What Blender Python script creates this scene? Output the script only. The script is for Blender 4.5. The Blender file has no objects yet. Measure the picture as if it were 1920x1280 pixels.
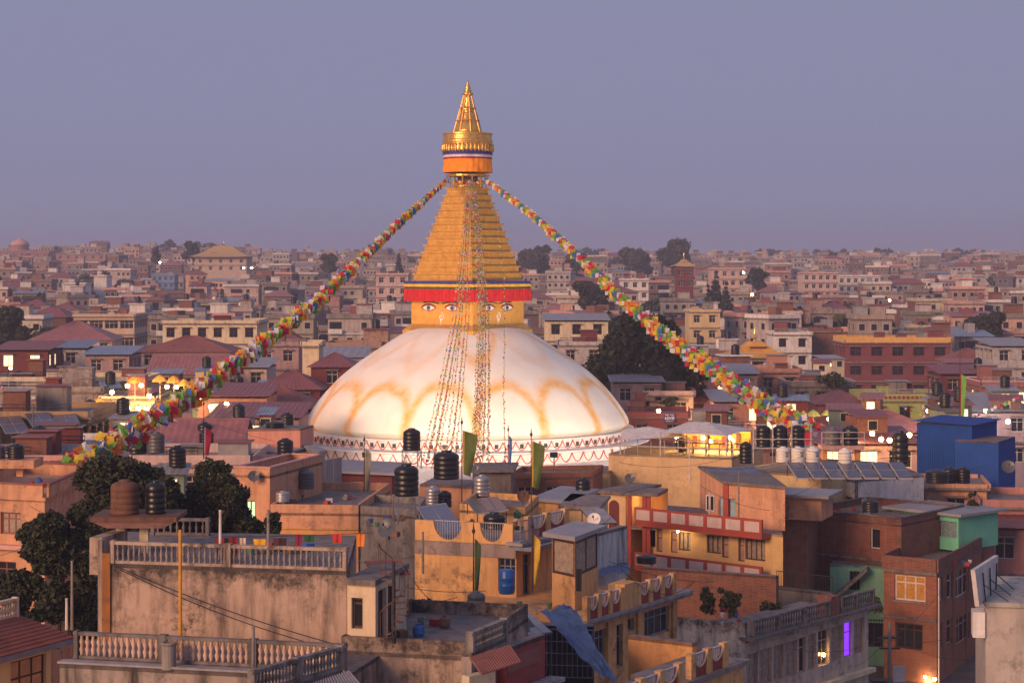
import bpy, math, random
import numpy as np
from mathutils import Vector, Matrix
R = math.radians
rnd = random.Random(7)
SC = bpy.context.scene
COL = SC.collection
# ------------------------------------------------------------------ camera, sky, sun, exposure
FPX, CZ, HY = 3733.0, 22.0, 500.0          # focal length in photo pixels, eye height, horizon row (1920x1280 frame)
cam = bpy.data.cameras.new('camera'); cam.lens = 70.0; cam.sensor_width = 36.0
cam.shift_y = -(640 - HY) / 1920.0
cam.clip_start = 0.5; cam.clip_end = 9000
co = bpy.data.objects.new('camera', cam); COL.objects.link(co)
co.location = (0, 0, CZ); co.rotation_euler = (R(90), 0, 0); SC.camera = co

SUN_EL, SUN_AZ = R(17), R(-140)            # low western glow, behind the camera to its left (azimuth from +Y, clockwise)
wd = bpy.data.worlds.new('World'); SC.world = wd; wd.use_nodes = True
nt = wd.node_tree; nt.nodes.clear()
wo = nt.nodes.new('ShaderNodeOutputWorld'); bg = nt.nodes.new('ShaderNodeBackground')
sky = nt.nodes.new('ShaderNodeTexSky'); sky.sky_type = 'NISHITA'; sky.sun_disc = False
sky.sun_elevation = R(3); sky.sun_rotation = SUN_AZ; sky.dust_density = 4.0; sky.air_density = 1.6
mul = nt.nodes.new('ShaderNodeMix'); mul.data_type = 'RGBA'; mul.blend_type = 'MIX'
mul.inputs[0].default_value = 0.90
mul.inputs[7].default_value = (2.75, 2.90, 4.62, 1)      # thick, even dusk haze over the whole sky
nt.links.new(sky.outputs[0], mul.inputs[6]); nt.links.new(mul.outputs[2], bg.inputs[0])
bg.inputs[1].default_value = 0.1; nt.links.new(bg.outputs[0], wo.inputs[0])
sl = bpy.data.lights.new('sun', 'SUN'); sl.energy = 3.6; sl.angle = R(26); sl.color = (1.0, 0.58, 0.335)
so = bpy.data.objects.new('sun', sl); COL.objects.link(so)
sd = Vector((math.sin(SUN_AZ) * math.cos(SUN_EL), math.cos(SUN_AZ) * math.cos(SUN_EL), math.sin(SUN_EL)))
so.rotation_euler = sd.to_track_quat('Z', 'Y').to_euler(); so.location = sd * 50
vs = SC.view_settings; SC.display_settings.display_device = 'sRGB'
vs.view_transform = 'Standard'; vs.look = 'None'; vs.gamma = 1.0; vs.exposure = 0.0; vs.use_curve_mapping = False
SC.render.engine = 'CYCLES'
cy = SC.cycles; cy.use_denoising = True; cy.max_bounces = 5; cy.diffuse_bounces = 3; cy.glossy_bounces = 2
cy.volume_bounces = 1; cy.transparent_max_bounces = 6; cy.sample_clamp_indirect = 3.0
try: cy.denoiser = 'OPENIMAGEDENOISE'
except Exception: pass

# ------------------------------------------------------------------ geometry helpers
def W(px, py, Y): return Vector(((px - 960) / FPX * Y, Y, CZ - (py - HY) / FPX * Y))
def Yz(py, z): return (CZ - z) * FPX / (py - HY)
def WZ(px, py, z):
    Y = Yz(py, z); return Vector(((px - 960) / FPX * Y, Y, z))
def zof(py, Y): return CZ - (py - HY) / FPX * Y
def ground_z(x, y):
    z = -1.0 if y < 110 else (-1.0 + (y - 110) / 60 if y < 170 else 0.0)
    if y > 200:
        T = [(200,0),(430,-2.6),(720,2.5),(1100,13),(1500,19),(3200,20)]
        z += next(a[1] + (b[1]-a[1])*(y-a[0])/(b[0]-a[0]) for a, b in zip(T, T[1:]) if y <= b[0] or b[0] == 3200)
    if y > 500: z += 5 * math.exp(-((x + 260) / 130) ** 2) * min(1, (y - 500) / 350)
    return z

class MB:
    def __init__(s): s.v = []; s.f = []
    def add(s, vs, fs):
        o = len(s.v); s.v += [tuple(v) for v in vs]; s.f += [tuple(i + o for i in f) for f in fs]; return s
    def quad(s, a, b, c, d): return s.add([a, b, c, d], [(0, 1, 2, 3)])
    def box(s, x0, x1, y0, y1, z0, z1):
        return s.add([(x0,y0,z0),(x1,y0,z0),(x1,y1,z0),(x0,y1,z0),(x0,y0,z1),(x1,y0,z1),(x1,y1,z1),(x0,y1,z1)],
                     [(0,3,2,1),(4,5,6,7),(0,1,5,4),(1,2,6,5),(2,3,7,6),(3,0,4,7)])
    def hexa(s, p):      # 8 points: bottom 4 ccw then top 4 ccw
        return s.add(p, [(0,3,2,1),(4,5,6,7),(0,1,5,4),(1,2,6,5),(2,3,7,6),(3,0,4,7)])
    def lathe(s, prof, n=16, cx=0, cy=0, cap=True):
        o = len(s.v)
        for r, z in prof:
            for k in range(n):
                a = 2 * math.pi * k / n; s.v.append((cx + r * math.cos(a), cy + r * math.sin(a), z))
        for j in range(len(prof) - 1):
            for k in range(n):
                k2 = (k + 1) % n; s.f.append((o + j*n + k, o + j*n + k2, o + (j+1)*n + k2, o + (j+1)*n + k))
        if cap:
            s.f.append(tuple(o + k for k in range(n))[::-1]); s.f.append(tuple(o + (len(prof)-1)*n + k for k in range(n)))
        return s
    def bar(s, a, b, r, n=5, r2=None):
        a = Vector(a); b = Vector(b); d = b - a
        if d.length < 1e-6: return s
        d.normalize(); u = d.orthogonal().normalized(); w = d.cross(u); r2 = r if r2 is None else r2
        vs = []
        for p, rr in ((a, r), (b, r2)):
            for k in range(n):
                t = 2 * math.pi * k / n + .4; vs.append(p + u * (rr * math.cos(t)) + w * (rr * math.sin(t)))
        fs = [(k, (k+1) % n, n + (k+1) % n, n + k) for k in range(n)]
        fs += [tuple(range(n))[::-1], tuple(range(n, 2*n))]
        return s.add(vs, fs)
    def tube(s, pts, r, n=5):
        for a, b in zip(pts[:-1], pts[1:]): s.bar(a, b, r, n)
        return s
    def prism(s, poly, z0, z1):
        n = len(poly)
        return s.add([(p[0], p[1], z0) for p in poly] + [(p[0], p[1], z1) for p in poly],
                     [tuple(range(n))[::-1], tuple(range(n, 2*n))] + [(k, (k+1) % n, n + (k+1) % n, n + k) for k in range(n)])
    def mesh(s, name, mat, smooth=False):
        me = bpy.data.meshes.new(name); me.from_pydata(s.v, [], s.f); me.update()
        if mat: me.materials.append(mat)
        if smooth: me.polygons.foreach_set('use_smooth', [True] * len(me.polygons))
        return me

def link(name, me, parent=None, loc=(0,0,0), rz=0, scale=None):
    o = bpy.data.objects.new(name, me); COL.objects.link(o); o.location = loc
    if rz: o.rotation_euler = (0, 0, rz)
    if scale: o.scale = scale
    if parent: o.parent = parent
    return o
def obj(name, mb, mat, parent=None, loc=(0,0,0), rz=0, smooth=False):
    return link(name, mb.mesh(name, mat, smooth), parent, loc, rz)
def tag(o, label, cat, group=None, kind=None):
    o['label'] = label; o['category'] = cat
    if group: o['group'] = group
    if kind: o['kind'] = kind
    return o
def thing(name, label, cat, loc=(0,0,0), rz=0, group=None):
    o = bpy.data.objects.new(name, None); COL.objects.link(o); o.location = loc; o.rotation_euler = (0, 0, rz)
    o.empty_display_size = .3
    return tag(o, label, cat, group, 'thing')
def struct(o, label=None):
    o['kind'] = 'structure'
    if label: o['label'] = label
    return o
def copy_tree(o, parent=None):
    c = o.copy(); COL.objects.link(c); c.parent = parent
    for ch in o.children: copy_tree(ch, c)
    return c
_mesh_cache = {}
def cached(key, fn):
    if key not in _mesh_cache: _mesh_cache[key] = fn()
    return _mesh_cache[key]

# ------------------------------------------------------------------ materials
_mats = {}
def nodes_of(name):
    m = bpy.data.materials.new(name); m.use_nodes = True
    t = m.node_tree; b = t.nodes['Principled BSDF']; return m, t, b
def N(t, typ, **kw):
    n = t.nodes.new(typ)
    for k, v in kw.items(): setattr(n, k, v)
    return n
def mixrgb(t, fac, a, b, blend='MIX'):
    m = N(t, 'ShaderNodeMix', data_type='RGBA', blend_type=blend)
    for i, v in ((0, fac), (6, a), (7, b)):
        if hasattr(v, 'is_linked') or hasattr(v, 'links'): t.links.new(v, m.inputs[i])
        elif i == 0: m.inputs[0].default_value = v
        else: m.inputs[i].default_value = (*v[:3], 1)
    return m.outputs[2]
def noise(t, scale, detail=5, rough=.6, sc=(1,1,1), coord='pos'):
    if coord == 'pos':
        g = N(t, 'ShaderNodeNewGeometry'); src = g.outputs['Position']
    else:
        g = N(t, 'ShaderNodeTexCoord'); src = g.outputs['Object']
    mp = N(t, 'ShaderNodeMapping'); mp.inputs['Scale'].default_value = sc; t.links.new(src, mp.inputs[0])
    n = N(t, 'ShaderNodeTexNoise'); n.inputs['Scale'].default_value = scale; n.inputs['Detail'].default_value = detail
    n.inputs['Roughness'].default_value = rough; t.links.new(mp.outputs[0], n.inputs['Vector']); return n.outputs[0]
def ramp(t, src, lo, hi, a=0.0, b=1.0):
    r = N(t, 'ShaderNodeMapRange'); r.inputs[1].default_value = lo; r.inputs[2].default_value = hi
    r.inputs[3].default_value = a; r.inputs[4].default_value = b; t.links.new(src, r.inputs[0]); return r.outputs[0]
def plaster(col, stain=.35, rough=.88, tint=(.055,.045,.042), sc=1.0):
    """painted or bare render with weather streaks and patches"""
    key = ('pl', tuple(round(c, 3) for c in col), stain, rough, tint, sc)
    if key in _mats: return _mats[key]
    m, t, b = nodes_of('plaster')
    streak = ramp(t, noise(t, 1.3*sc, 6, .65, (1.6, 1.6, .22)), .47, .70)
    patch = ramp(t, noise(t, .45*sc, 7, .7), .44, .60)
    spot = ramp(t, noise(t, 2.4*sc, 7, .8), .47, .62)
    c1 = mixrgb(t, ramp(t, noise(t, .9, 3), .3, .7), tuple(c*.88 for c in col), tuple(min(1, c*1.1) for c in col))
    f1 = N(t, 'ShaderNodeMath', operation='MULTIPLY'); t.links.new(streak, f1.inputs[0]); f1.inputs[1].default_value = stain
    c2 = mixrgb(t, f1.outputs[0], c1, tint)
    f2 = N(t, 'ShaderNodeMath', operation='MULTIPLY'); t.links.new(patch, f2.inputs[0]); t.links.new(spot, f2.inputs[1])
    f3 = N(t, 'ShaderNodeMath', operation='MULTIPLY'); t.links.new(f2.outputs[0], f3.inputs[0]); f3.inputs[1].default_value = min(1, stain*1.7)
    c3 = mixrgb(t, f3.outputs[0], c2, tint)
    t.links.new(c3, b.inputs['Base Color']); b.inputs['Roughness'].default_value = rough
    bp = N(t, 'ShaderNodeBump'); bp.inputs['Strength'].default_value = .35; bp.inputs['Distance'].default_value = .03
    t.links.new(noise(t, 9, 4), bp.inputs['Height']); t.links.new(bp.outputs[0], b.inputs['Normal'])
    _mats[key] = m; return m
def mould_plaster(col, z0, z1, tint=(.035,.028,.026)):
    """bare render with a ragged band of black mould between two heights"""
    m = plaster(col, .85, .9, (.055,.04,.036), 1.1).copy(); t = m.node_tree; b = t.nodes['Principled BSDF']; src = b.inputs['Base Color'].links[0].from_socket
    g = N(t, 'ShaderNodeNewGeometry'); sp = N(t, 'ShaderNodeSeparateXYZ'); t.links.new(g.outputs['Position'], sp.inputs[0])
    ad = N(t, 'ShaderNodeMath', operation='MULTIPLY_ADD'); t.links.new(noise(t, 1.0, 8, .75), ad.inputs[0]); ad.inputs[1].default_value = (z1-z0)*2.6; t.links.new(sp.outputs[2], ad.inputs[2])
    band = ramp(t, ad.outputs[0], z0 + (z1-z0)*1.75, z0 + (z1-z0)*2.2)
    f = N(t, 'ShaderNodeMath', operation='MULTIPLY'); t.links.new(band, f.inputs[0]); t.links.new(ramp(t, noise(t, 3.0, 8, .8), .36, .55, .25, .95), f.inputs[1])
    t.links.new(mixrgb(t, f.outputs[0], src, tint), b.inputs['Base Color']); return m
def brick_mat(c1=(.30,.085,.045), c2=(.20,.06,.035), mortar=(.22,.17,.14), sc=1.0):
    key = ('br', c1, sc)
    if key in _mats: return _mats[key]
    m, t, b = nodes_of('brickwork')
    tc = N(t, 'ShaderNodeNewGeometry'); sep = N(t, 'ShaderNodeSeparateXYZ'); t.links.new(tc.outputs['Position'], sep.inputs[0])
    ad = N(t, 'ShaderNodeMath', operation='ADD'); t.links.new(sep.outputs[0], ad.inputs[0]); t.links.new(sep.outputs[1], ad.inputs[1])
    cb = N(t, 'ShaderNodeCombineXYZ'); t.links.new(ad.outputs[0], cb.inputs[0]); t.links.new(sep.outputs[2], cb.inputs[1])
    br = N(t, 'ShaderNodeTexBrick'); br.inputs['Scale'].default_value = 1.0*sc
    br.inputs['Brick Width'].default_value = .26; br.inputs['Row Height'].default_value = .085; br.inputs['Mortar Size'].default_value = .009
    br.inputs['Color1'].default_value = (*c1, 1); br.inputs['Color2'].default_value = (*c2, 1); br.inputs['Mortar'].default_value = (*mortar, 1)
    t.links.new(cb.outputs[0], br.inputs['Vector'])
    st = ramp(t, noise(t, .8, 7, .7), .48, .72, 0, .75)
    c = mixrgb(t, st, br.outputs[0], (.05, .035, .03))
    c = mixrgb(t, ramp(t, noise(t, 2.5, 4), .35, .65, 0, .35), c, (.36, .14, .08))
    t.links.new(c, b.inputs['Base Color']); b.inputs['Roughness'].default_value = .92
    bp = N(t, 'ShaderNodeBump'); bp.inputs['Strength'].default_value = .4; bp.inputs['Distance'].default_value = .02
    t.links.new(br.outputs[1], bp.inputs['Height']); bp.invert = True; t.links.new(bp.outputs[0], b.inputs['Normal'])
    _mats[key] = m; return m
def simple(name, col, rough=.6, metal=0.0, var=.25, scale=2.0, emit=None, estr=0):
    key = ('s', name, tuple(col), rough, metal, estr)
    if key in _mats: return _mats[key]
    m, t, b = nodes_of(name)
    c = mixrgb(t, ramp(t, noise(t, scale, 5, .65), .3, .7), tuple(x*(1-var) for x in col), tuple(min(1, x*(1+var)) for x in col))
    t.links.new(c, b.inputs['Base Color']); b.inputs['Roughness'].default_value = rough; b.inputs['Metallic'].default_value = metal
    if emit: b.inputs['Emission Color'].default_value = (*emit, 1); b.inputs['Emission Strength'].default_value = estr
    _mats[key] = m; return m
def glow(name, col, s): return simple(name, col, .5, 0, .0, 1, col, s)
def sheet(name, col, rough=.55, metal=.0, rust=.3):
    """painted corrugated sheet with rust and dirt"""
    key = ('sh', name, tuple(col))
    if key in _mats: return _mats[key]
    m, t, b = nodes_of(name)
    c = mixrgb(t, ramp(t, noise(t, 1.2, 4), .3, .7), tuple(x*.8 for x in col), tuple(min(1, x*1.15) for x in col))
    c = mixrgb(t, ramp(t, noise(t, .7, 8, .75), .54, .70, 0, rust), c, (.07, .035, .025))
    t.links.new(c, b.inputs['Base Color']); b.inputs['Roughness'].default_value = rough; b.inputs['Metallic'].default_value = metal
    _mats[key] = m; return m
def leafmat(name, c1, c2):
    key = ('lf', name)
    if key in _mats: return _mats[key]
    m, t, b = nodes_of(name)
    g = N(t, 'ShaderNodeNewGeometry')
    c = mixrgb(t, g.outputs['Random Per Island'], c1, c2)
    t.links.new(c, b.inputs['Base Color']); b.inputs['Roughness'].default_value = .75
    _mats[key] = m; return m

M_CONC = plaster((.27,.24,.22), .85); M_CONC_D = plaster((.20,.17,.16), .85); M_GREY = plaster((.33,.31,.32), .4)
M_OCHRE = plaster((.72,.40,.16), .45); M_ORANGE = plaster((.74,.36,.13), .22); M_CREAM = plaster((.72,.60,.42), .3)
M_PEACH = plaster((.68,.35,.20), .4); M_PINK = plaster((.66,.36,.31), .3); M_TAN = plaster((.66,.45,.24), .2)
M_WHITE = plaster((.74,.70,.68), .3); M_RED = plaster((.33,.055,.045), .25); M_MAROON = plaster((.17,.035,.038), .25)
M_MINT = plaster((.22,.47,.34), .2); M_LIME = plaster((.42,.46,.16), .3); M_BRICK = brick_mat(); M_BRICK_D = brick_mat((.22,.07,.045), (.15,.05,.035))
M_SLAB = plaster((.27,.22,.20), .6); M_ROOF = plaster((.22,.18,.17), .7)
M_TINGREY = sheet('grey_sheet', (.30,.29,.31)); M_TINRED = sheet('maroon_sheet', (.24,.075,.07)); M_TINPINK = sheet('dusty_red_sheet', (.33,.13,.12))
M_BLUE = sheet('blue_sheet', (.003,.062,.32), .8, rust=.12); M_TINBLUE = sheet('pale_blue_sheet', (.22,.28,.38))
M_TILE = sheet('terracotta', (.27,.095,.075), .75, rust=.6); M_TANK = simple('black_plastic', (.012,.012,.014), .35); M_TANKG = simple('grey_plastic', (.10,.10,.11), .4)
M_TANKW = simple('white_plastic', (.72,.68,.64), .45, 0, .1); M_STEEL = simple('galvanised', (.42,.41,.42), .4, .6); M_IRON = simple('dark_iron', (.035,.03,.03), .6)
M_RAIL = simple('pale_rail', (.50,.47,.47), .5); M_GLASS = simple('window_glass', (.022,.022,.028), .12, 0, .5, .8)
M_CURT = simple('curtain', (.34,.27,.21), .9, 0, .35, 6); M_CURTO = simple('amber_curtain', (.50,.24,.05), .9, 0, .3, 6)
M_WOOD = simple('dark_wood', (.075,.03,.022), .6); M_WFRAME = simple('white_frame', (.62,.54,.50), .6); M_PFRAME = simple('pink_frame', (.46,.28,.24), .6)
M_BFRAME = simple('blue_grey_frame', (.19,.22,.31), .6); M_LIT = glow('lit_window', (1.0, .80, .46), 1.6); M_LITG = glow('green_lit_window', (.55, 1.0, .55), .8)
M_BULB = glow('lamp_bulb', (1.0, .62, .22), 45); M_BULBW = glow('white_lamp', (.95, .97, 1.0), 60)
M_GOLD = None
M_SOLAR = simple('solar_cell', (.10,.10,.14), .25, .2, .2, 1.5); M_ALU = simple('aluminium', (.45,.44,.46), .4, .5)
M_RUST = plaster((.17,.075,.045), .6, .8, (.05,.025,.02), 2.0)

# ------------------------------------------------------------------ facades, windows, buildings
class Face:
    def __init__(s, A, B):
        s.A = Vector((A[0], A[1], 0)); d = Vector((B[0], B[1], 0)) - s.A; s.w = d.length; s.ex = d / s.w
        s.n = Vector((s.ex.y, -s.ex.x, 0)); s.ang = math.atan2(s.ex.y, s.ex.x)
    def pt(s, t, d=0, z=0): return s.A + s.ex * t + s.n * d + Vector((0, 0, z))
    def s(s, px):
        u = (px - 960) / FPX; return (u * s.A.y - s.A.x) / (s.ex.x - u * s.ex.y)
    def z(s, t, py): return CZ - (py - HY) * (s.A.y + s.ex.y * t) / FPX
    def rect(s, px0, py0, px1, py1):
        a, b = s.s(px0), s.s(px1); m = (a + b) / 2; return (a, b, s.z(m, py1), s.z(m, py0))
    def sub(s, t0, t1, d=0): return Face(s.pt(t0, d), s.pt(t1, d))
    def out(s): return s.n.dot(s.pt(s.w/2) - Vector((0,0,0))) < 0

def wall_on(mb, f, z0, z1, holes, off, depth=.16):
    holes = [(max(.02, a), min(f.w - .02, b), max(z0 + .02, c), min(z1 - .02, d)) for a, b, c, d in holes]
    holes = [h for h in holes if h[1] - h[0] > .05 and h[3] - h[2] > .05]
    xs = sorted({0.0, f.w, *[h[0] for h in holes], *[h[1] for h in holes]}); zs = sorted({z0, z1, *[h[2] for h in holes], *[h[3] for h in holes]})
    P = lambda t, d, z: f.pt(t, d, z) - off
    for i in range(len(xs) - 1):
        for j in range(len(zs) - 1):
            mx, mz = (xs[i] + xs[i+1]) / 2, (zs[j] + zs[j+1]) / 2
            if any(h[0] < mx < h[1] and h[2] < mz < h[3] for h in holes): continue
            mb.quad(P(xs[i], 0, zs[j]), P(xs[i+1], 0, zs[j]), P(xs[i+1], 0, zs[j+1]), P(xs[i], 0, zs[j+1]))
    for a, b, c, d in holes:
        for (p, q) in (((a, c), (b, c)), ((b, c), (b, d)), ((b, d), (a, d)), ((a, d), (a, c))):
            mb.quad(P(p[0], 0, p[1]), P(q[0], 0, q[1]), P(q[0], -depth, q[1]), P(p[0], -depth, p[1]))

def window(root, f, r, nx=2, tr=.28, fm=None, pm=None, depth=.12, bar=.06, sill=None, panes=True):
    """window part in an opening: frame mesh, pane sub-parts, optional sill"""
    a, b, c, d = r; w, h = b - a, d - c; fm = fm or M_WFRAME; pm = pm or M_GLASS
    def mk():
        mb = MB(); g = bar
        mb.box(0, w, 0, .06, 0, g).box(0, w, 0, .06, h - g, h).box(0, g, 0, .06, g, h - g).box(w - g, w, 0, .06, g, h - g)
        for k in range(1, nx): x = w * k / nx; mb.box(x - g*.45, x + g*.45, .004, .056, g, h - g)
        if tr: z = h * (1 - tr); mb.box(g, w - g, .008, .05, z - g*.4, z + g*.4)
        return mb.mesh('window', fm)
    key = ('win', round(w, 2), round(h, 2), nx, tr, fm.name, bar)
    loc = f.pt(a, -depth, c) - root.location
    o = link('window', cached(key, mk), root, loc, f.ang)
    def pk(x0, x1, z0, z1): return lambda: MB().box(x0, x1, .03, .042, z0, z1).mesh('pane', pm)
    if panes:
        zs = [(bar*.5, h*(1-tr)), (h*(1-tr), h - bar*.5)] if tr else [(bar*.5, h - bar*.5)]
        for k in range(nx):
            for j, (z0, z1) in enumerate(zs):
                link('pane', cached(('pane', round(w,2), round(h,2), nx, k, j, tr, pm.name), pk(w*k/nx + .01, w*(k+1)/nx - .01, z0, z1)), o)
    else: link('pane', cached(('pane1', round(w,2), round(h,2), pm.name), pk(.02, w - .02, .02, h - .02)), o)
    if sill: link('sill', cached(('sill', round(w,2), sill.name), lambda: MB().box(-.1, w + .1, -.22, .05, -.09, -.002).mesh('sill', sill)), o)
    return o

def building(name, label, pts, z0, z1, mat, wins=None, cat='building', roof=None, par=0, parmat=None, coping=None, group=None, slab=0, slabmat=None, depth=.16):
    """pts: footprint ccw from front-left; wins {edge: [(rect, kwargs)]} with rect in facade units"""
    pts = [Vector((p[0], p[1], 0)) for p in pts]
    if len(pts) == 3: pts.append(pts[0] + pts[2] - pts[1])
    c = sum(pts, Vector()) / len(pts); loc = Vector((c.x, c.y, z0))
    root = thing(name, label, cat, loc, 0, group); n = len(pts); mb = MB(); faces = []
    for i in range(n):
        f = Face(pts[i], pts[(i+1) % n]); faces.append(f)
        ws = (wins or {}).get(i, [])
        wall_on(mb, f, z0, z1, [w[0] for w in ws], loc, depth)
        for r, kw in ws: window(root, f, r, depth=depth - .04, **kw)
    obj('wall', mb, mat, root)
    rz = z1 - (par if par else 0) 
    obj('roof', MB().prism([p - c for p in pts], z1 - z0 - .12, z1 - z0 + .01) if not slab else
        MB().prism([(p - c) * 1 + (p - c).normalized() * slab * 1.3 for p in pts], z1 - z0 + .002, z1 - z0 + .16), slabmat or roof or M_ROOF, root)
    top = z1 + (.16 if slab else .01)
    if par:
        pm = MB()
        for i, f in enumerate(faces):
            e = slab * .9 if slab else -.003
            a, b = f.pt(-.0, e, 0), f.pt(f.w, e, 0); t = .12
            pm.hexa([f.pt(0, e, top) - loc, f.pt(f.w, e, top) - loc, f.pt(f.w - .01, e - t, top) - loc, f.pt(.01, e - t, top) - loc,
                     f.pt(0, e, top + par) - loc, f.pt(f.w, e, top + par) - loc, f.pt(f.w - .01, e - t, top + par) - loc, f.pt(.01, e - t, top + par) - loc])
        obj('parapet', pm, parmat or mat, root)
        if coping:
            cm = MB()
            for f in faces:
                e = (slab * .9 if slab else 0) + .05
                cm.hexa([f.pt(-.05, e, top + par + .003) - loc, f.pt(f.w + .05, e, top + par + .003) - loc, f.pt(f.w, e - .24, top + par + .003) - loc, f.pt(0, e - .24, top + par + .003) - loc,
                         f.pt(-.05, e, top + par + .08) - loc, f.pt(f.w + .05, e, top + par + .08) - loc, f.pt(f.w, e - .24, top + par + .08) - loc, f.pt(0, e - .24, top + par + .08) - loc])
            obj('coping', cm, coping, root)
    root['top'] = top
    return root, faces

def auto_wins(f, z1, floors, fh, cw=2.4, ww=1.25, wh=1.35, **kw):
    out = []; n = max(1, int(f.w / cw)); st = f.w / n
    for j in range(floors):
        zc = z1 - fh * j - .55
        for k in range(n):
            x = st * (k + .5); out.append(((x - ww/2, x + ww/2, zc - wh, zc), dict(kw)))
    return out

def baluster_mesh(h, r, mat, kind=0):
    def mk():
        pr = [(.9,0),(.9,.06),(.45,.12),(.75,.28),(1.0,.42),(.7,.62),(.42,.8),(.8,.9),(.85,1)] if kind == 0 else [(.7,0),(.7,.1),(1.1,.3),(.55,.48),(1.15,.68),(.6,.86),(.8,1)]
        return MB().lathe([(r * a, h * b) for a, b in pr], 8).mesh('baluster', mat, True)
    return cached(('bal', round(h, 2), r, mat.name, kind), mk)
def balustrade(root, f, t0, t1, z, h=.9, mat=None, post=2.4, step=.2, r=.055, kind=0, bmat=None):
    """part: rails and posts, balusters as sub-parts"""
    mat = mat or M_CONC; off = root.location; mb = MB()
    B = lambda a, b, d0, d1, za, zb: mb.hexa([f.pt(a, d1, za)-off, f.pt(b, d1, za)-off, f.pt(b, d0, za)-off, f.pt(a, d0, za)-off,
                                              f.pt(a, d1, zb)-off, f.pt(b, d1, zb)-off, f.pt(b, d0, zb)-off, f.pt(a, d0, zb)-off])
    B(t0, t1, -.12, .0, z, z + .08); B(t0 - .03, t1 + .03, -.15, .03, z + h - .09, z + h)
    n = max(1, round((t1 - t0) / post)); pw = .22
    xs = [t0 + (t1 - t0) * k / n for k in range(n + 1)]
    for x in xs: B(max(t0, x - pw/2), min(t1, x + pw/2), -.17, .05, z - .004, z + h + .03)
    o = obj('balustrade', mb, mat, root)
    bm = baluster_mesh(h - .17, r, bmat or mat, kind)
    for a, b in zip(xs[:-1], xs[1:]):
        k = int((b - a - pw) / step)
        for i in range(k):
            x = a + pw/2 + (b - a - pw) * (i + .5) / k
            link('baluster', bm, o, f.pt(x, -.06, z + .08) - off)
    return o
def railing(root, f, t0, t1, z, h=.9, step=.14, r=.012, mat=None, rails=(1.0, .08), d=-.05, name='railing'):
    mb = MB(); off = root.location if root else Vector()
    for q in rails: mb.bar(f.pt(t0, d, z + h*q) - off, f.pt(t1, d, z + h*q) - off, r * 1.6, 4)
    n = max(2, int((t1 - t0) / step))
    for k in range(n + 1):
        x = t0 + (t1 - t0) * k / n; mb.bar(f.pt(x, d, z) - off, f.pt(x, d, z + h) - off, r, 4)
    return obj(name, mb, mat or M_RAIL, root)

# ------------------------------------------------------------------ small rooftop things
TANKP = [(.0,0),(.5,0),(.52,.03),(.52,.1),(.49,.12),(.52,.15),(.52,.28),(.49,.30),(.52,.33),(.52,.46),(.49,.48),(.52,.51),(.52,.64),(.49,.66),(.52,.69),(.52,.80),(.47,.88),(.30,.95),(.2,.96)]
def tank(p, d, h, label, mat=None, group='water tanks on the rooftops'):
    mat = mat or M_TANK; r = thing('water_tank', label, 'water tank', p, rnd.uniform(0, 3), group)
    link('tank_body', cached(('tank', mat.name), lambda: MB().lathe(TANKP, 20, cap=False).mesh('tank_body', mat, True)), r, scale=(d/1.04, d/1.04, h))
    link('tank_lid', cached(('lid', mat.name), lambda: MB().lathe([(.22,.95),(.22,1.0),(.16,1.02),(.0,1.02)], 14, cap=False).mesh('tank_lid', mat, True)), r, scale=(d/1.04, d/1.04, h))
    return r
def tank_px(px, py_base, Y, wpx, hpx, label, mat=None):
    s = Y / FPX; return tank(W(px, py_base, Y), wpx * s, hpx * s, label, mat)
def stand(p, w, h, label, mat=None):
    r = thing('tank_stand', label, 'stand', p, .3, 'tank stands'); mat = mat or M_STEEL; a = w/2
    for sx in (-1, 1):
        for sy in (-1, 1): link('leg', cached(('stleg', round(h,2), mat.name), lambda: MB().bar((0,0,0), (0,0,h), .03, 4).mesh('leg', mat)), r, (sx*a, sy*a, 0))
    mb = MB().box(-a-.05, a+.05, -a-.05, a+.05, h - .03, h)
    obj('platform', mb, mat, r); b = MB()
    for (x0,y0,x1,y1) in ((-a,-a,a,-a),(a,-a,a,a),(a,a,-a,a),(-a,a,-a,-a)): b.bar((x0,y0,.05), (x1,y1,h-.05), .018, 4).bar((x1,y1,.05), (x0,y0,h-.05), .018, 4)
    obj('brace', b, mat, r); return r
def dish(p, r, label, az=0, el=.5, mat=None):
    t = thing('satellite_dish', label, 'satellite dish', p, az, 'satellite dishes'); mat = mat or M_TANKG
    pr = [(0.01, 0), (r*.4, r*.05), (r*.75, r*.16), (r, r*.3)]
    d = obj('reflector', MB().lathe(pr, 18, cap=False), mat, t, (0, 0, r*1.1), 0, True); d.rotation_euler = (math.pi/2 - el + .0, 0, 0)
    obj('mast', MB().bar((0, .05, 0), (0, .05, r*1.1), .03), M_IRON, t)
    fb = MB().bar((0, -.02, r*1.1), (0, -r*.9, r*1.1 + r*.45), .012).lathe([(.04, r*1.5), (.04, r*1.5+.1)], 6, 0, -r*.9)
    obj('feed_arm', fb, M_IRON, t); return t
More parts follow.
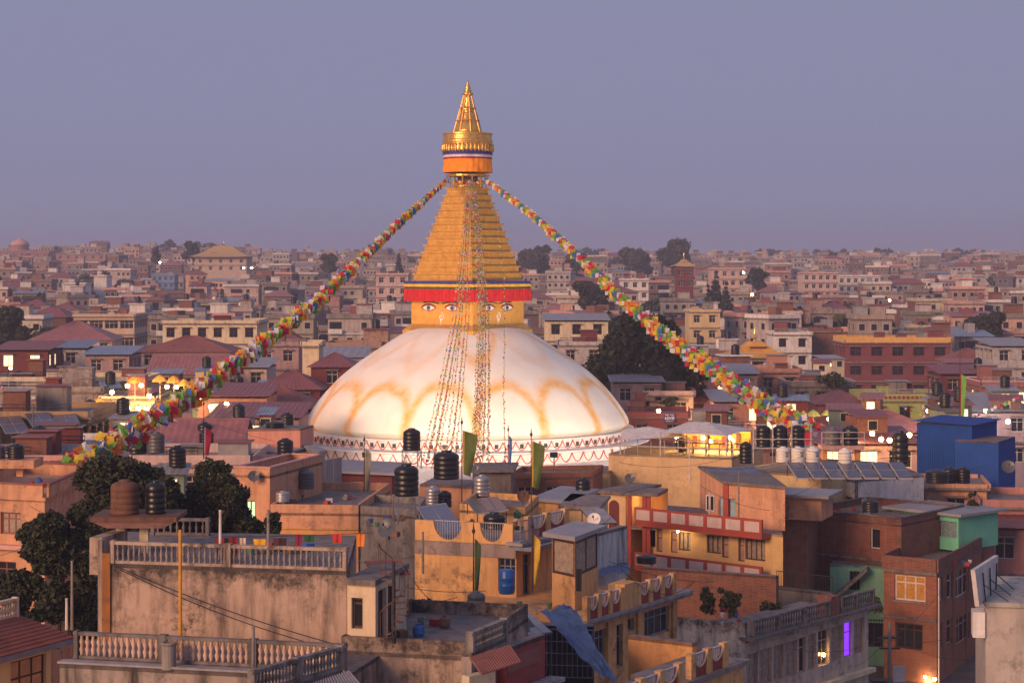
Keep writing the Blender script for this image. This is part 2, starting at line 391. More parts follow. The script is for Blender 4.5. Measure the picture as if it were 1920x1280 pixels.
def quad_panel(name, label, P, mat, cat, fr=None, nx=2, ny=1, th=.05, legs=True, group=None, ground=None):
    """tilted flat panel with corners P (world, ccw from lower-left): cells as parts on a frame"""
    P = [Vector(p) for p in P]; c = Vector((sum(p.x for p in P)/4, sum(p.y for p in P)/4, min(p.z for p in P) - (0 if ground is None else min(p.z for p in P) - ground)))
    t = thing(name, label, cat, c, 0, group); nrm = (P[1]-P[0]).cross(P[3]-P[0]).normalized()
    L = lambda u, v, d=0: P[0]*(1-u)*(1-v) + P[1]*u*(1-v) + P[2]*u*v + P[3]*(1-u)*v + nrm*d - c
    obj('frame', MB().hexa([L(0,0,-th), L(1,0,-th), L(1,1,-th), L(0,1,-th), L(0,0), L(1,0), L(1,1), L(0,1)]), fr or M_ALU, t)
    for i in range(nx):
        for j in range(ny):
            e = .03; u0, u1, v0, v1 = (i+e)/nx, (i+1-e)/nx, (j+e)/ny, (j+1-e)/ny
            obj('panel', MB().hexa([L(u0,v0,.002), L(u1,v0,.002), L(u1,v1,.002), L(u0,v1,.002), L(u0,v0,.02), L(u1,v0,.02), L(u1,v1,.02), L(u0,v1,.02)]), mat, t)
    if legs and ground is not None:
        for u, v in ((.05,.05),(.95,.05),(.95,.95),(.05,.95)):
            q = L(u, v, -th)
            if q.z > .08: obj('leg', MB().bar((q.x, q.y, 0), q, .025, 4), M_IRON, t)
    return t
def corr(root, name, P, mat, n=24, amp=.03, th=.03):
    """corrugated sheet between 4 root-local corners (ccw from lower-left); ribs run up the slope"""
    P = [Vector(p) for p in P]; nrm = (P[1]-P[0]).cross(P[3]-P[0]).normalized(); mb = MB(); vs = []
    for k in range(2*n + 1):
        u = k / (2*n); d = amp if k % 2 else 0
        a = P[0].lerp(P[1], u) + nrm*d; b = P[3].lerp(P[2], u) + nrm*d; vs += [a, b, a - nrm*th, b - nrm*th]
    fs = []
    for k in range(2*n):
        i = 4*k; fs += [(i, i+4, i+5, i+1), (i+2, i+3, i+7, i+6), (i, i+2, i+6, i+4), (i+1, i+5, i+7, i+3)]
    fs += [(0, 1, 3, 2), (8*n, 8*n+2, 8*n+3, 8*n+1)]
    mb.add(vs, fs); return obj(name, mb, mat, root)
def bulb(p, r, label, mat=None, energy=0, col=(1,.68,.34)):
    t = thing('lamp', label, 'lamp', p, 0, 'lit lamps'); obj('bulb', MB().lathe([(.01,-r),(r*.7,-r*.7),(r,0),(r*.7,r*.7),(.01,r)], 8, cap=False), mat or M_BULB, t, (0,0,0), 0, True)
    obj('lamp_cap', MB().lathe([(r*.5,r*.8),(r*.5,r*1.5)], 6), M_IRON, t)
    if energy:
        l = bpy.data.lights.new('lamp_light', 'POINT'); l.energy = energy; l.color = col; l.shadow_soft_size = .15
        lo = bpy.data.objects.new('lamp_light', l); COL.objects.link(lo); lo.parent = t; lo.location = (0, -.3, -.25)
    return t
def pole(p, h, r, label, mat=None, name='pole', cat='pole'):
    o = obj(name, MB().lathe([(r, 0), (r*.9, h*.5), (r*.75, h), (r*.9, h+.02), (r*.9, h+.07)], 8), mat or M_STEEL, None, p); return tag(o, label, cat)
# ------------------------------------------------------------------ ground, hills, haze
def build_ground():
    xs = [-2600, -1500, -900, -600] + list(range(-500, 501, 50)) + [600, 900, 1500, 2600]
    ys = [-60, 20, 60, 85, 110, 130, 150, 170, 200, 250, 300, 350] + list(range(400, 1300, 60)) + [1400, 1700, 2100, 2600, 3100]
    mb = MB()
    for y in ys:
        for x in xs: mb.v.append((x, y, ground_z(x, y)))
    n = len(xs)
    for j in range(len(ys)-1):
        for i in range(n-1): mb.f.append((j*n+i, j*n+i+1, (j+1)*n+i+1, (j+1)*n+i))
    struct(obj('ground', mb, plaster((.16,.12,.10), .6, .95), None, smooth=True), 'brown earth and paving under the town')
    hm = MB(); r = random.Random(3); xs = list(range(-1500, 1501, 25)); ny = 5
    for j in range(ny + 1):
        for i, x in enumerate(xs):
            top = 3 + 7*(math.sin(x*.0043+1.3)*.5+.5) + 5*(math.sin(x*.017)*.5+.5) + 9*max(0, min(1, (x-100)/500)) + r.uniform(0, 2.5)
            hm.v.append((x, 2300 + j*120, ground_z(x, 2300) - 2 + top*math.sin(math.pi*j/ny)*1.15))
    n = len(xs)
    for j in range(ny):
        for i in range(n-1): hm.f.append((j*n+i, j*n+i+1, (j+1)*n+i+1, (j+1)*n+i))
    struct(obj('hills', hm, plaster((.05,.06,.045), .3, .95), None, smooth=True), 'low wooded hills fading into the dusk haze')
build_ground()
hz = obj('haze', MB().box(-2500, 2500, -40, 3050, -5.0, 66), None); hz['kind'] = 'stuff'; hz['label'] = 'thin lavender evening haze over the valley'
hm_, ht, hb = nodes_of('haze_air'); ht.nodes.remove(hb)
pv = N(ht, 'ShaderNodeVolumePrincipled'); pv.inputs['Color'].default_value = (.56, .60, .80, 1); pv.inputs['Density'].default_value = .00042
pv.inputs['Anisotropy'].default_value = .0
ht.links.new(pv.outputs[0], ht.nodes['Material Output'].inputs['Volume']); hz.data.materials.append(hm_)

# ------------------------------------------------------------------ stupa
SX, SY = (877 - 960) / 20.0, 186.65
def sz(py): return CZ - (py - HY) / 20.0
def gold_mat(name, c1, c2, metal, rough, rows=0):
    m, t, b = nodes_of(name)
    c = mixrgb(t, ramp(t, noise(t, 1.6, 6, .7), .3, .7), c1, c2)
    c = mixrgb(t, ramp(t, noise(t, 2.0, 6, .7, (1.5, 1.5, .2)), .55, .75, 0, .55), c, (.16, .07, .02))
    t.links.new(c, b.inputs['Base Color']); b.inputs['Metallic'].default_value = metal; b.inputs['Roughness'].default_value = rough
    bp = N(t, 'ShaderNodeBump'); bp.inputs['Strength'].default_value = .5; bp.inputs['Distance'].default_value = .05
    t.links.new(noise(t, 5, 4), bp.inputs['Height']); t.links.new(bp.outputs[0], b.inputs['Normal']); return m
M_GOLD = gold_mat('gilded_copper', (.62,.30,.05), (.85,.50,.12), .55, .42)
M_GOLD2 = gold_mat('gilt_ornament', (.70,.36,.08), (.95,.62,.2), .8, .3)
def build_stupa():
    root = thing('stupa', 'great white domed stupa with painted eyes and stepped golden spire', 'stupa', (SX, SY, 0))
    # dome with saffron wash painted in lotus arches
    cp = [(14.4,6.9),(15.0,7.35),(15.05,7.7),(14.65,8.5),(13.55,10.0),(12.1,11.55),(10.25,13.05),(8.1,14.5),(6.2,15.7),(5.0,16.2),(4.2,16.35)]
    prof = []
    for i in range(len(cp)-1):
        p0, p1, p2, p3 = cp[max(0,i-1)], cp[i], cp[i+1], cp[min(len(cp)-1,i+2)]
        for k in range(9):
            t = k/9; prof.append(tuple(.5*((2*p1[j]) + (-p0[j]+p2[j])*t + (2*p0[j]-5*p1[j]+4*p2[j]-p3[j])*t*t + (-p0[j]+3*p1[j]-3*p2[j]+p3[j])*t**3) for j in (0,1)))
    prof.append(cp[-1]); n = 360
    mb = MB().lathe(prof, n, cap=False); me = mb.mesh('dome', None, True)
    at = me.color_attributes.new('wash', 'FLOAT_COLOR', 'POINT'); rr = random.Random(5); vals = np.zeros((len(mb.v), 4), np.float32)
    ph = [rr.uniform(-1, 1) for _ in range(40)]
    for i, (x, y, z) in enumerate(mb.v):
        a = math.degrees(math.atan2(x, -y))            # 0 = toward the camera, + = right
        zo = z; a0_ = a; z += .16*math.sin(a0_*.23 + 1) + .08*math.sin(a0_*.61)
        u = (a - 4) / 24.0; k = math.floor(u); c = (u - k) - .5; jt = ph[k % 15]
        top = 11.3 + .2*jt; d = 99.0
        # arch curve: z = top - drop(c)
        ac = abs(c) * 2
        zc = 8.2; e_ = ((ac/.95)**2.7 + (max(0, z-zc)/(top-zc))**2.7)**(1/2.7)
        v = math.exp(-((e_ - 1) / (.13 if e_ < 1 else .19))**2)
        leg = math.exp(-((1-ac) / .12)**2) * min(1, max(0, (10.6-z)/1.2)) * (.3 + .7*min(1, max(0, (z-7.3)/1.0)))
        w = max(v*.85, leg*1.0)
        u2 = (a + 10) / 36.0; k2 = math.floor(u2); c2 = abs((u2-k2)-.5)*2; j2 = ph[20 + k2 % 10]
        zb = 13.3 + .35*j2 + 2.9*c2**1.5
        w2 = math.exp(-((z-zb)/(.42+.3*(1-c2)))**2) * (.5 + .35*j2)
        w = max(w, w2*1.0); vals[i] = (w, w2, 0, 1)
    at.data.foreach_set('color', vals.ravel())
    m, t, b = nodes_of('whitewash'); an = N(t, 'ShaderNodeAttribute', attribute_name='wash'); sp = N(t, 'ShaderNodeSeparateColor'); t.links.new(an.outputs['Color'], sp.inputs[0])
    br = ramp(t, noise(t, 1.1, 7, .75), .25, .6, .35, 1.15); f = N(t, 'ShaderNodeMath', operation='MULTIPLY', use_clamp=True); t.links.new(sp.outputs[0], f.inputs[0]); t.links.new(br, f.inputs[1])
    c = mixrgb(t, ramp(t, noise(t, .5, 6, .7), .45, .75, 0, .5), (.83,.79,.74), (.66,.61,.58))
    c = mixrgb(t, ramp(t, noise(t, .35, 5, .6), .52, .72, 0, .22), c, (.85,.55,.25))
    c = mixrgb(t, f.outputs[0], c, (.80,.40,.07)); t.links.new(c, b.inputs['Base Color']); b.inputs['Roughness'].default_value = .85
    bp = N(t, 'ShaderNodeBump'); bp.inputs['Strength'].default_value = .3; bp.inputs['Distance'].default_value = .06; t.links.new(noise(t, 1.2, 6), bp.inputs['Height']); t.links.new(bp.outputs[0], b.inputs['Normal'])
    me.materials.append(m); dome = link('dome', me, root)
    # terraces under the dome
    mw = plaster((.78,.75,.74), .14)
    obj('niche_band', MB().lathe([(14.3,7.05),(15.55,7.02),(15.6,6.9),(15.45,6.86),(15.45,6.1)], 120, cap=False), mw, root, smooth=False)
    obj('lower_band', MB().lathe([(15.44,6.12),(17.0,6.08),(17.05,5.95),(16.9,5.9),(16.9,5.0)], 120, cap=False), mw, root)
    tp = MB(); pr = [(16.9,5.02),(18.2,4.6),(20.2,4.1),(20.6,3.9),(20.6,-.2)]; tp.lathe(pr, 90, cap=False)
    obj('tarpaulin_skirt', tp, plaster((.60,.57,.60), .25), root)
    # niches and red garlands (front half)
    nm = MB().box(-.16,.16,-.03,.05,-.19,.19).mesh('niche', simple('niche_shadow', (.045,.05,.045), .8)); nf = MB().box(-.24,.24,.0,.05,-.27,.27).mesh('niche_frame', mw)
    mr = simple('red_garland', (.50,.035,.03), .8)
    def loop(Rr, dz):
        mb = MB(); pts = []
        for k in range(9):
            q = k/8*2-1; th = q*.5*2*math.pi/86; pts.append((Rr*math.sin(th), -Rr*math.cos(th)+Rr, -dz*(1-abs(q)**2.0)))
        return mb.tube(pts, .042, 4).mesh('garland_loop', mr)
    l1, l2 = loop(15.52, .72), loop(16.97, .78)
    for k in range(86):
        th = 2*math.pi*(k+.5)/86
        if abs((th+math.pi) % (2*math.pi) - math.pi) > R(100): continue
        s_, c_ = math.sin(th), math.cos(th)
        for me_, Rr, z in ((l1, 15.50, 6.88), (l2, 16.95, 5.92)): link('garland_loop', me_, root, (Rr*s_, -Rr*c_, z), th)
        o = link('niche', nf, root, (15.46*s_, -15.46*c_, 6.50), th); link('niche_recess', nm, o, (0, -.012, 0))
    # harmika
    h = bpy.data.objects.new('harmika', None)
    yaw = R(-39); cs, sn = math.cos(yaw), math.sin(yaw)
    def sq(s, z0, z1, s2=None):
        a, b = s/2, (s if s2 is None else s2)/2
        P = lambda x, y, z: (x*cs - y*sn, x*sn + y*cs, z)
        return MB().hexa([P(-a,-a,z0),P(a,-a,z0),P(a,a,z0),P(-a,a,z0),P(-b,-b,z1),P(b,-b,z1),P(b,b,z1),P(-b,b,z1)])
    mb = sq(8.64, sz(623)-.4, sz(617)); mb2 = sq(8.5, sz(617)+.002, sz(607), 7.7); mb.add(mb2.v, mb2.f); obj('harmika_base', mb, M_GOLD, root)
    har = obj('harmika', sq(7.47, sz(607)+.003, sz(526)), gold_mat('gold_paint', (.62,.31,.05), (.78,.44,.10), .25, .5), root)
    def valance(s, z0, z1, mat, name, wav=.05, k=64, sheen=0):
        mb = MB(); per = []
        for i in range(4):
            for j in range(k):
                t = j/k; q = [(-.5+t,-.5),(.5,-.5+t),(.5-t,.5),(-.5,.5-t)][i]; nrm = [(0,-1),(1,0),(0,1),(-1,0)][i]
                d = wav*math.sin(j*1.9+i)*.5 + wav*math.sin(j*.7)*.5; x, y = q[0]*s + nrm[0]*d, q[1]*s + nrm[1]*d; per.append((x*cs-y*sn, x*sn+y*cs))
        L = len(per)
        for p in per: mb.v.append((p[0], p[1], z1))
        for p in per: mb.v.append((p[0]*1.012, p[1]*1.012, z0))
        for j in range(L): mb.f.append((L+j, L+(j+1)%L, (j+1)%L, j))
        mb.f.append(tuple(range(L))); return obj(name, mb, mat, root)
    valance(8.35, sz(532), sz(526.5), simple('blue_cloth', (.03,.04,.22), .8), 'blue_trim', .02)
    valance(8.40, sz(537), sz(532)-.002, simple('yellow_cloth', (.80,.42,.03), .8), 'yellow_trim', .02)
    valance(8.36, sz(541), sz(537)-.002, simple('green_cloth', (.03,.10,.03), .8), 'green_trim', .02)
    valance(8.44, sz(564), sz(541)-.002, simple('red_cloth', (.48,.006,.014), .75), 'red_valance', .10)
    # thirteen steps
    for k in range(13):
        z0 = sz(525) + (sz(353)-sz(525))*k/13; z1 = sz(525) + (sz(353)-sz(525))*(k+1)/13
        s = 7.35 + (2.75-7.35)*k/12.6
        mb = sq(s-.16, z0+.002, z1-.13, s-.22); m2 = sq(s+.04, z1-.13, z1); mb.add(m2.v, m2.f); st = obj('spire_step', mb, M_GOLD, root)
    # lantern stage, canopy, pinnacle
    obj('neck_core', MB().lathe([(.95, sz(353)), (.95, sz(322))], 16), simple('dark_gilt', (.12,.06,.02), .6), root)
    obj('lotus_ring', MB().lathe([(1.35, sz(353)), (1.5, sz(350)), (1.1, sz(345)), (1.0, sz(342))], 24, cap=False), M_GOLD2, root, smooth=True)
    for k in range(12):
        a = 2*math.pi*(k+.5)/12; link('lantern_post', cached('lpost', lambda: MB().lathe([(.09, 0), (.06, .2), (.08, .5), (.06, .8), (.1, 1.08)], 6).mesh('lantern_post', M_GOLD2)), root, (1.75*math.cos(a), 1.75*math.sin(a), sz(352)))
    obj('lantern_roof', MB().lathe([(1.5, sz(331)), (2.05, sz(331)), (2.05, sz(328)), (1.2, sz(325))], 24), M_GOLD2, root)
    for k in range(9):
        a = 2*math.pi*k/9; link('gilt_boss', cached('boss', lambda: MB().lathe([(.05,-.25),(.3,-.1),(.3,.1),(.05,.25)], 8).mesh('gilt_boss', M_GOLD2, True)), root, (1.3*math.cos(a), 1.3*math.sin(a), sz(343)))
    def pleat(r, z0, z1, mat, name, amp=.03, n=96):
        mb = MB()
        for z, g in ((z1, 0), (z0, .05)):
            for k in range(n):
                a = 2*math.pi*k/n; q = r + g + amp*math.sin(k*1.7)*(.4 if z == z1 else 1); mb.v.append((q*math.cos(a), q*math.sin(a), z))
        for k in range(n): mb.f.append((n+k, n+(k+1)%n, (k+1)%n, k))
        return obj(name, mb, mat, root, (0, 0, 0), 0, True)
    pleat(2.26, sz(324), sz(299)-.002, simple('orange_cloth', (.85,.26,.01), .8), 'orange_canopy_cloth', .04)
    pleat(2.25, sz(299), sz(296), simple('dark_red_cloth', (.35,.01,.03), .8), 'red_band', .01)
    pleat(2.27, sz(296), sz(291), simple('lilac_cloth', (.62,.5,.62), .8), 'white_band', .01)
    pleat(2.29, sz(291), sz(283.5), simple('blue_cloth', (.03,.04,.22), .8), 'blue_band', .01)
    ring = obj('gilt_canopy', MB().lathe([(2.2, sz(284)), (2.34, sz(283)), (2.34, sz(276)), (2.28, sz(275)), (2.30, sz(268)), (2.38, sz(267)), (2.38, sz(264)), (2.27, sz(262)), (2.27, sz(254)), (2.36, sz(253)), (2.36, sz(250.5)), (1.4, sz(248))], 64), M_GOLD2, root)
    for k in range(40):
        a = 2*math.pi*k/40; link('fringe_drop', cached('drop', lambda: MB().lathe([(.01,-.3),(.1,-.2),(.12,0),(.07,.25),(.09,.42)], 6).mesh('fringe_drop', M_GOLD2, True)), ring, (2.38*math.cos(a), 2.38*math.sin(a), sz(280)))
        link('stud', cached('stud', lambda: MB().lathe([(.01,-.09),(.09,0),(.01,.09)], 6, cap=False).mesh('stud', M_GOLD2)), ring, (2.3*math.cos(a), 2.3*math.sin(a), sz(271)))
    obj('bell', MB().lathe([(1.38, sz(249)), (1.25, sz(244)), (1.05, sz(232)), (.92, sz(229)), (.86, sz(227)), (.74, sz(214)), (.66, sz(211))], 24), M_GOLD2, root, smooth=True)
    obj('vase', MB().lathe([(.70, sz(213)), (.50, sz(211)), (.72, sz(207)), (.66, sz(203)), (.42, sz(200)), (.54, sz(196)), (.34, sz(191)), (.42, sz(187)), (.25, sz(182)), (.2, sz(172))], 14), M_GOLD2, root, smooth=True)
    for k in range(8):
        a = 2*math.pi*(k+.3)/8; obj('pinnacle_rod', MB().bar((1.36*math.cos(a), 1.36*math.sin(a), sz(250)), (.36*math.cos(a), .36*math.sin(a), sz(178)), .06, 5, .045), M_GOLD, root)
    for py, rr_ in ((228, 1.08), (204, .74)): obj('rod_ring', MB().lathe([(rr_, sz(py)), (rr_+.09, sz(py)+.05), (rr_, sz(py)+.1)], 20, cap=False), M_GOLD, root)
    obj('finial', MB().lathe([(.3, sz(180)), (.52, sz(178)), (.52, sz(175)), (.3, sz(173)), (.42, sz(170)), (.22, sz(168)), (.32, sz(165)), (.16, sz(163)), (.24, sz(160)), (.08, sz(158)), (.12, sz(156)), (.02, sz(151))], 14), M_GOLD2, root, smooth=True)
    # painted eyes on the two visible harmika sides
    hw = 7.47/2; P = lambda x, y: Vector((SX + x*cs - y*sn, SY + x*sn + y*cs, 0))
    me_w, me_b, me_k, me_r = simple('eye_white', (.78,.74,.70), .6), simple('eye_blue', (.10,.17,.42), .5), simple('eye_black', (.015,.013,.02), .5), simple('eye_red', (.45,.05,.03), .6)
    for (A, B, eyes, nose, sc) in ((P(-hw,-hw), P(hw,-hw), (804, 848), 827.5, 1.0), (P(hw,-hw), P(hw,hw), (916.5, 950.5), 934, 1.0)):
        f = Face(A, B); off = root.location
        def poly(pts, d, mat, name, par=har, th=.012):
            q = [f.pt(x, d, z) - off for x, z in pts]; q2 = [f.pt(x, d - th, z) - off for x, z in pts]; k = len(q)
            return obj(name, MB().add(q + q2, [tuple(range(k)), tuple(range(k, 2*k))[::-1]] + [(i, k+i, k+(i+1)%k, (i+1)%k) for i in range(k)]), mat, par)
        for e in eyes:
            x0 = f.s(e); z0 = sz(576.5); wd = .74
            al = lambda w, hu, hd, dx=0, dz=0: [(x0+dx + w*(-1+2*i/16), z0+dz + hu*math.sin(math.pi*i/16)**.8) for i in range(17)] + [(x0+dx + w*(1-2*i/16), z0+dz - hd*math.sin(math.pi*i/16)) for i in range(1, 16)]
            poly(al(wd*1.3, .33, .29), .016, me_r, 'eye_outline'); poly(al(wd*1.05, .25, .22), .030, me_w, 'eye_white')
            ci = lambda r: [(x0 + r*math.cos(a*math.pi/10), z0 + .02 + r*math.sin(a*math.pi/10)) for a in range(20)]
            poly(ci(.24), .044, me_b, 'iris'); poly(ci(.10), .058, me_k, 'pupil')
            sgn = -1 if e == eyes[0] else 1
            lid = [(x0 + wd*1.15*(-1+2*i/14), z0 + .05 + .27*math.sin(math.pi*i/14)**.8) for i in range(15)]
            poly(lid + [(x, z + .09) for x, z in lid[::-1]], .05, me_k, 'eyelid')
            br = [(x0 + sgn*(wd*.9 - 1.9*i/10), z0 + .46 + .12*math.sin(math.pi*i/10) - .1*(i/10)) for i in range(11)]
            poly(br + [(x, z + .10) for x, z in br[::-1]], .02, me_k, 'eyebrow')
        xn = f.s(nose); zn = sz(585)
        sw = []
        for i in range(26):
            a = i/25*2*math.pi*1.35; r = .34 - .012*i; sw.append((xn + r*math.sin(a)*1.05, zn - .35 + r*math.cos(a)*1.15))
        mbn = MB()
        for p, q in zip(sw[:-1], sw[1:]): mbn.bar(f.pt(p[0], .02, p[1]) - off, f.pt(q[0], .02, q[1]) - off, .055, 4)
        mbn.bar(f.pt(xn, .02, zn - .5) - off, f.pt(xn, .02, zn - 1.15) - off, .13, 5, .03)
        obj('nose_curl', mbn, me_w, har)
    return root
stupa = build_stupa()

# floodlights on masts in the plaza that light the dome and spire
def floodlight(ang, rad, z, aim, energy, col, size, label):
    a = R(ang); p = Vector((SX + rad*math.sin(a), SY - rad*math.cos(a), z)); t = thing('floodlight', label, 'floodlight', (p.x, p.y, 0), -a, 'floodlights around the stupa')
    obj('mast', MB().bar((0,0,0), (0,0,z-.2), .06, 6), M_STEEL, t)
    d = (Vector(aim) - p).normalized()
    hd = obj('lamp_head', MB().box(-.3,.3,-.2,.2,-.22,.0), M_IRON, t, (0,0,z)); q = d.to_track_quat('-Z', 'Y'); 
    hd.rotation_mode = 'QUATERNION'; hd.rotation_quaternion = Matrix.Rotation(a, 4, 'Z').to_quaternion() @ q
    l = bpy.data.lights.new('flood', 'SPOT'); l.energy = energy; l.color = col; l.spot_size = R(size); l.spot_blend = .8; l.shadow_soft_size = .4
    lo = bpy.data.objects.new('flood', l); COL.objects.link(lo); lo.location = p + d*.35; lo.rotation_euler = q.to_euler()
for ang in (-75, -45, -15, 15, 45, 75):
    a = R(ang); floodlight(ang, 29, 7.0, (SX + 9*math.sin(a), SY - 9*math.cos(a), 10.0), 8000, (1.0, .74, .52), 75, 'floodlight mast on the plaza aimed at the dome')
for ang in (-40, 40):
    floodlight(ang, 31, 8.0, (SX, SY, 29), 20000, (1.0, .72, .42), 42, 'floodlight mast on the plaza aimed up at the golden spire')

# ------------------------------------------------------------------ prayer flags
def flag_mat(name, col):
    m = simple(name, col, .85); t = m.node_tree; b = t.nodes['Principled BSDF']; tl = N(t, 'ShaderNodeBsdfTranslucent'); tl.inputs[0].default_value = (*col, 1); ms = N(t, 'ShaderNodeMixShader'); ms.inputs[0].default_value = .45
    t.links.new(b.outputs[0], ms.inputs[1]); t.links.new(tl.outputs[0], ms.inputs[2]); t.links.new(ms.outputs[0], t.nodes['Material Output'].inputs[0]); return m
FLAGC = [flag_mat('flag_blue', (.09,.20,.62)), flag_mat('flag_white', (.88,.82,.86)), flag_mat('flag_red', (.70,.04,.08)), flag_mat('flag_green', (.22,.52,.08)), flag_mat('flag_yellow', (.92,.68,.06)), flag_mat('flag_orange', (.92,.34,.04))]
ORDER = [0, 1, 2, 3, 4, 1, 5, 2, 4, 3]
def flag_geo(w, h, rr):
    b = rr.uniform(-.3, .3)*w; c = rr.uniform(-.35, .35)*h
    return [(-w/2, 0, 0), (0, b*.4, -.02), (w/2, 0, 0), (-w/2 + c*.3, c, -h*.95), (c*.3, c + b, -h), (w/2 + c*.3, c*.8, -h*.93)], [(0, 3, 4, 1), (1, 4, 5, 2)]
_fr = random.Random(12)
FLAGM = {(c, k): (lambda mb: mb.mesh('flag', FLAGC[c], True))(MB().add(*flag_geo(1, 1, _fr))) for c in range(6) for k in range(4)}
def strand(label, path, Y0, Y1, nstr, sp0, sp1, fs, step, n_ind, seed, width_only=False, jit=.5):
    """path: photo pixels along the bundle from spire to anchor, laid on the plan line between depths Y0 and Y1"""
    rr = random.Random(seed); a = W(*path[0], Y0); b = W(*path[-1], Y1); pts = []
    for (px, py) in path:
        u = (px - 960)/FPX; den = (b.x - a.x) - u*(b.y - a.y); t = (u*a.y - a.x)/den if abs(den) > .5 and abs(path[-1][0]-path[0][0]) > 150 else (py - path[0][1])/(path[-1][1] - path[0][1])
        Y = a.y + (b.y - a.y)*t; pts.append(W(px, py, Y))
    seg = [0]
    for p, q in zip(pts[:-1], pts[1:]): seg.append(seg[-1] + (q-p).length)
    L = seg[-1]
    def at(s):
        s = min(max(s, 0), L)
        for i in range(len(seg)-1):
            if s <= seg[i+1]: return pts[i].lerp(pts[i+1], (s-seg[i])/max(1e-6, seg[i+1]-seg[i]))
        return pts[-1]
    t_ = thing('prayer_flag_strand', label, 'prayer flags', pts[0], 0, 'strings of prayer flags from the spire')
    items = []; ropes = MB()
    d = (pts[-1]-pts[0]).normalized(); side = d.cross(Vector((0,0,1))).normalized(); up = side.cross(d)
    for k in range(nstr):
        ang = 2*math.pi*k/nstr + rr.uniform(-.3,.3); rad = rr.uniform(.35, 1.0); ox, oz = math.cos(ang)*rad, math.sin(ang)*rad
        pos = lambda s: at(s) + (side*ox + up*oz)*(sp0 + (sp1-sp0)*s/L) - pts[0]
        ropes.tube([pos(L*i/24) for i in range(25)], .012, 3); s = rr.uniform(0, step)
        while s < L:
            p = pos(s) + Vector((rr.uniform(-1,1), rr.uniform(-1,1), rr.uniform(-1,1)))*jit*fs*(.2+.75*s/L); items.append((p, ORDER[int(s/step + rr.uniform(-.35,.35)) % 10], rr.randrange(4), fs*(.7+.35*s/L)*rr.uniform(.85, 1.15), rr.uniform(-.5,.5))); s += step*rr.uniform(.9, 1.15)
    obj('rope', ropes, simple('rope', (.2,.17,.15), .9), t_)
    dx = Vector((d.x, d.y, 0)).normalized(); base = math.atan2(dx.y, dx.x)
    items.sort(key=lambda it: (it[0] + pts[0]).y)
    for (p, c, k, sz_, w) in items[:n_ind]:
        o = link('flag', FLAGM[(c, k)], t_, p, 0, (sz_, sz_, sz_)); o.rotation_euler = (rr.uniform(-.9,.9), rr.uniform(-.7,.7), base*.4 + w*1.6)
    rest = items[n_ind:]
    if rest:
        V, Fc, mi = [], [], []
        for (p, c, k, sz_, w) in rest:
            vs_, fs_ = flag_geo(sz_, sz_, rr); ca, sa = math.cos(base*.4+w), math.sin(base*.4+w); o = len(V)
            V += [(p.x + x*ca - y*sa, p.y + x*sa + y*ca, p.z + z) for x, y, z in vs_]; Fc += [tuple(i+o for i in f) for f in fs_]; mi += [c, c]
        me = bpy.data.meshes.new('small_flags'); me.from_pydata(V, [], Fc); [me.materials.append(m) for m in FLAGC]; me.polygons.foreach_set('material_index', mi); me.update()
        o = link('small_flags', me, t_); o['kind'] = 'stuff'
    return t_
strand('long bundle of colourful prayer flags running from the spire to the lower left rooftops', [(838,335),(760,404),(700,462),(600,556),(500,635),(400,707),(300,775),(200,836),(130,872)], 184, 104, 10, .10, .55, .45, .42, 300, 1, jit=.8)
strand('long bundle of colourful prayer flags running from the spire down to the right-hand rooftops', [(912,335),(1000,402),(1090,482),(1150,542),(1230,612),(1300,664),(1400,733),(1480,782),(1520,804)], 184, 135, 11, .10, .72, .38, .40, 300, 2, jit=.8)
for i, (pth, y1, ns, s1, nm) in enumerate([
    ([(879,338),(872,450),(858,600),(832,740),(806,868)], 160, 8, .8, 'prayer flag string hanging from the spire over the dome, leftmost of the central ones'),
    ([(882,338),(878,450),(872,600),(858,740),(842,868)], 159, 4, .5, 'prayer flag string hanging from the spire over the dome, second of the central ones'),
    ([(885,338),(897,450),(905,600),(902,740),(896,868)], 158, 11, .9, 'thick prayer flag string hanging from the spire straight toward the viewer over the dome'),
    ([(914,340),(938,420),(950,520),(952,640),(950,740),(954,868)], 160, 1, .3, 'thin prayer flag string drooping on the right side of the golden spire')]):
    strand(nm, pth, 184, y1, ns, .25, s1, .15, .30, 0, 20 + i)
# ------------------------------------------------------------------ foreground rooftops (hand-placed)
def B3(A, B, depth): f = Face(A, B); return [A, B, f.pt(f.w, -depth)]
def PX(px, Y): return W(px, 900, Y)
def hexface(mb, f, t0, t1, d0, d1, z0, z1, off):
    return mb.hexa([f.pt(t0,d1,z0)-off, f.pt(t1,d1,z0)-off, f.pt(t1,d0,z0)-off, f.pt(t0,d0,z0)-off, f.pt(t0,d1,z1)-off, f.pt(t1,d1,z1)-off, f.pt(t1,d0,z1)-off, f.pt(t0,d0,z1)-off])
def face_box(root, name, f, t0, t1, d0, d1, z0, z1, mat): return obj(name, hexface(MB(), f, t0, t1, d0, d1, z0, z1, root.location), mat, root)
def strip_wall(root, name, f, t0, t1, z0, hf, th, mat, n=28, d=0):
    mb = MB(); off = root.location; vs = []
    for k in range(n+1):
        t = t0 + (t1-t0)*k/n; h = hf((k/n))
        vs += [f.pt(t,d,z0)-off, f.pt(t,d,z0+h)-off, f.pt(t,d-th,z0+h)-off, f.pt(t,d-th,z0)-off]
    fs = []
    for k in range(n):
        i = 4*k; fs += [(i,i+4,i+5,i+1),(i+1,i+5,i+6,i+2),(i+2,i+6,i+7,i+3)]
    fs += [(0,1,2,3),(4*n,4*n+3,4*n+2,4*n+1)]
    return obj(name, mb.add(vs, fs), mat, root)
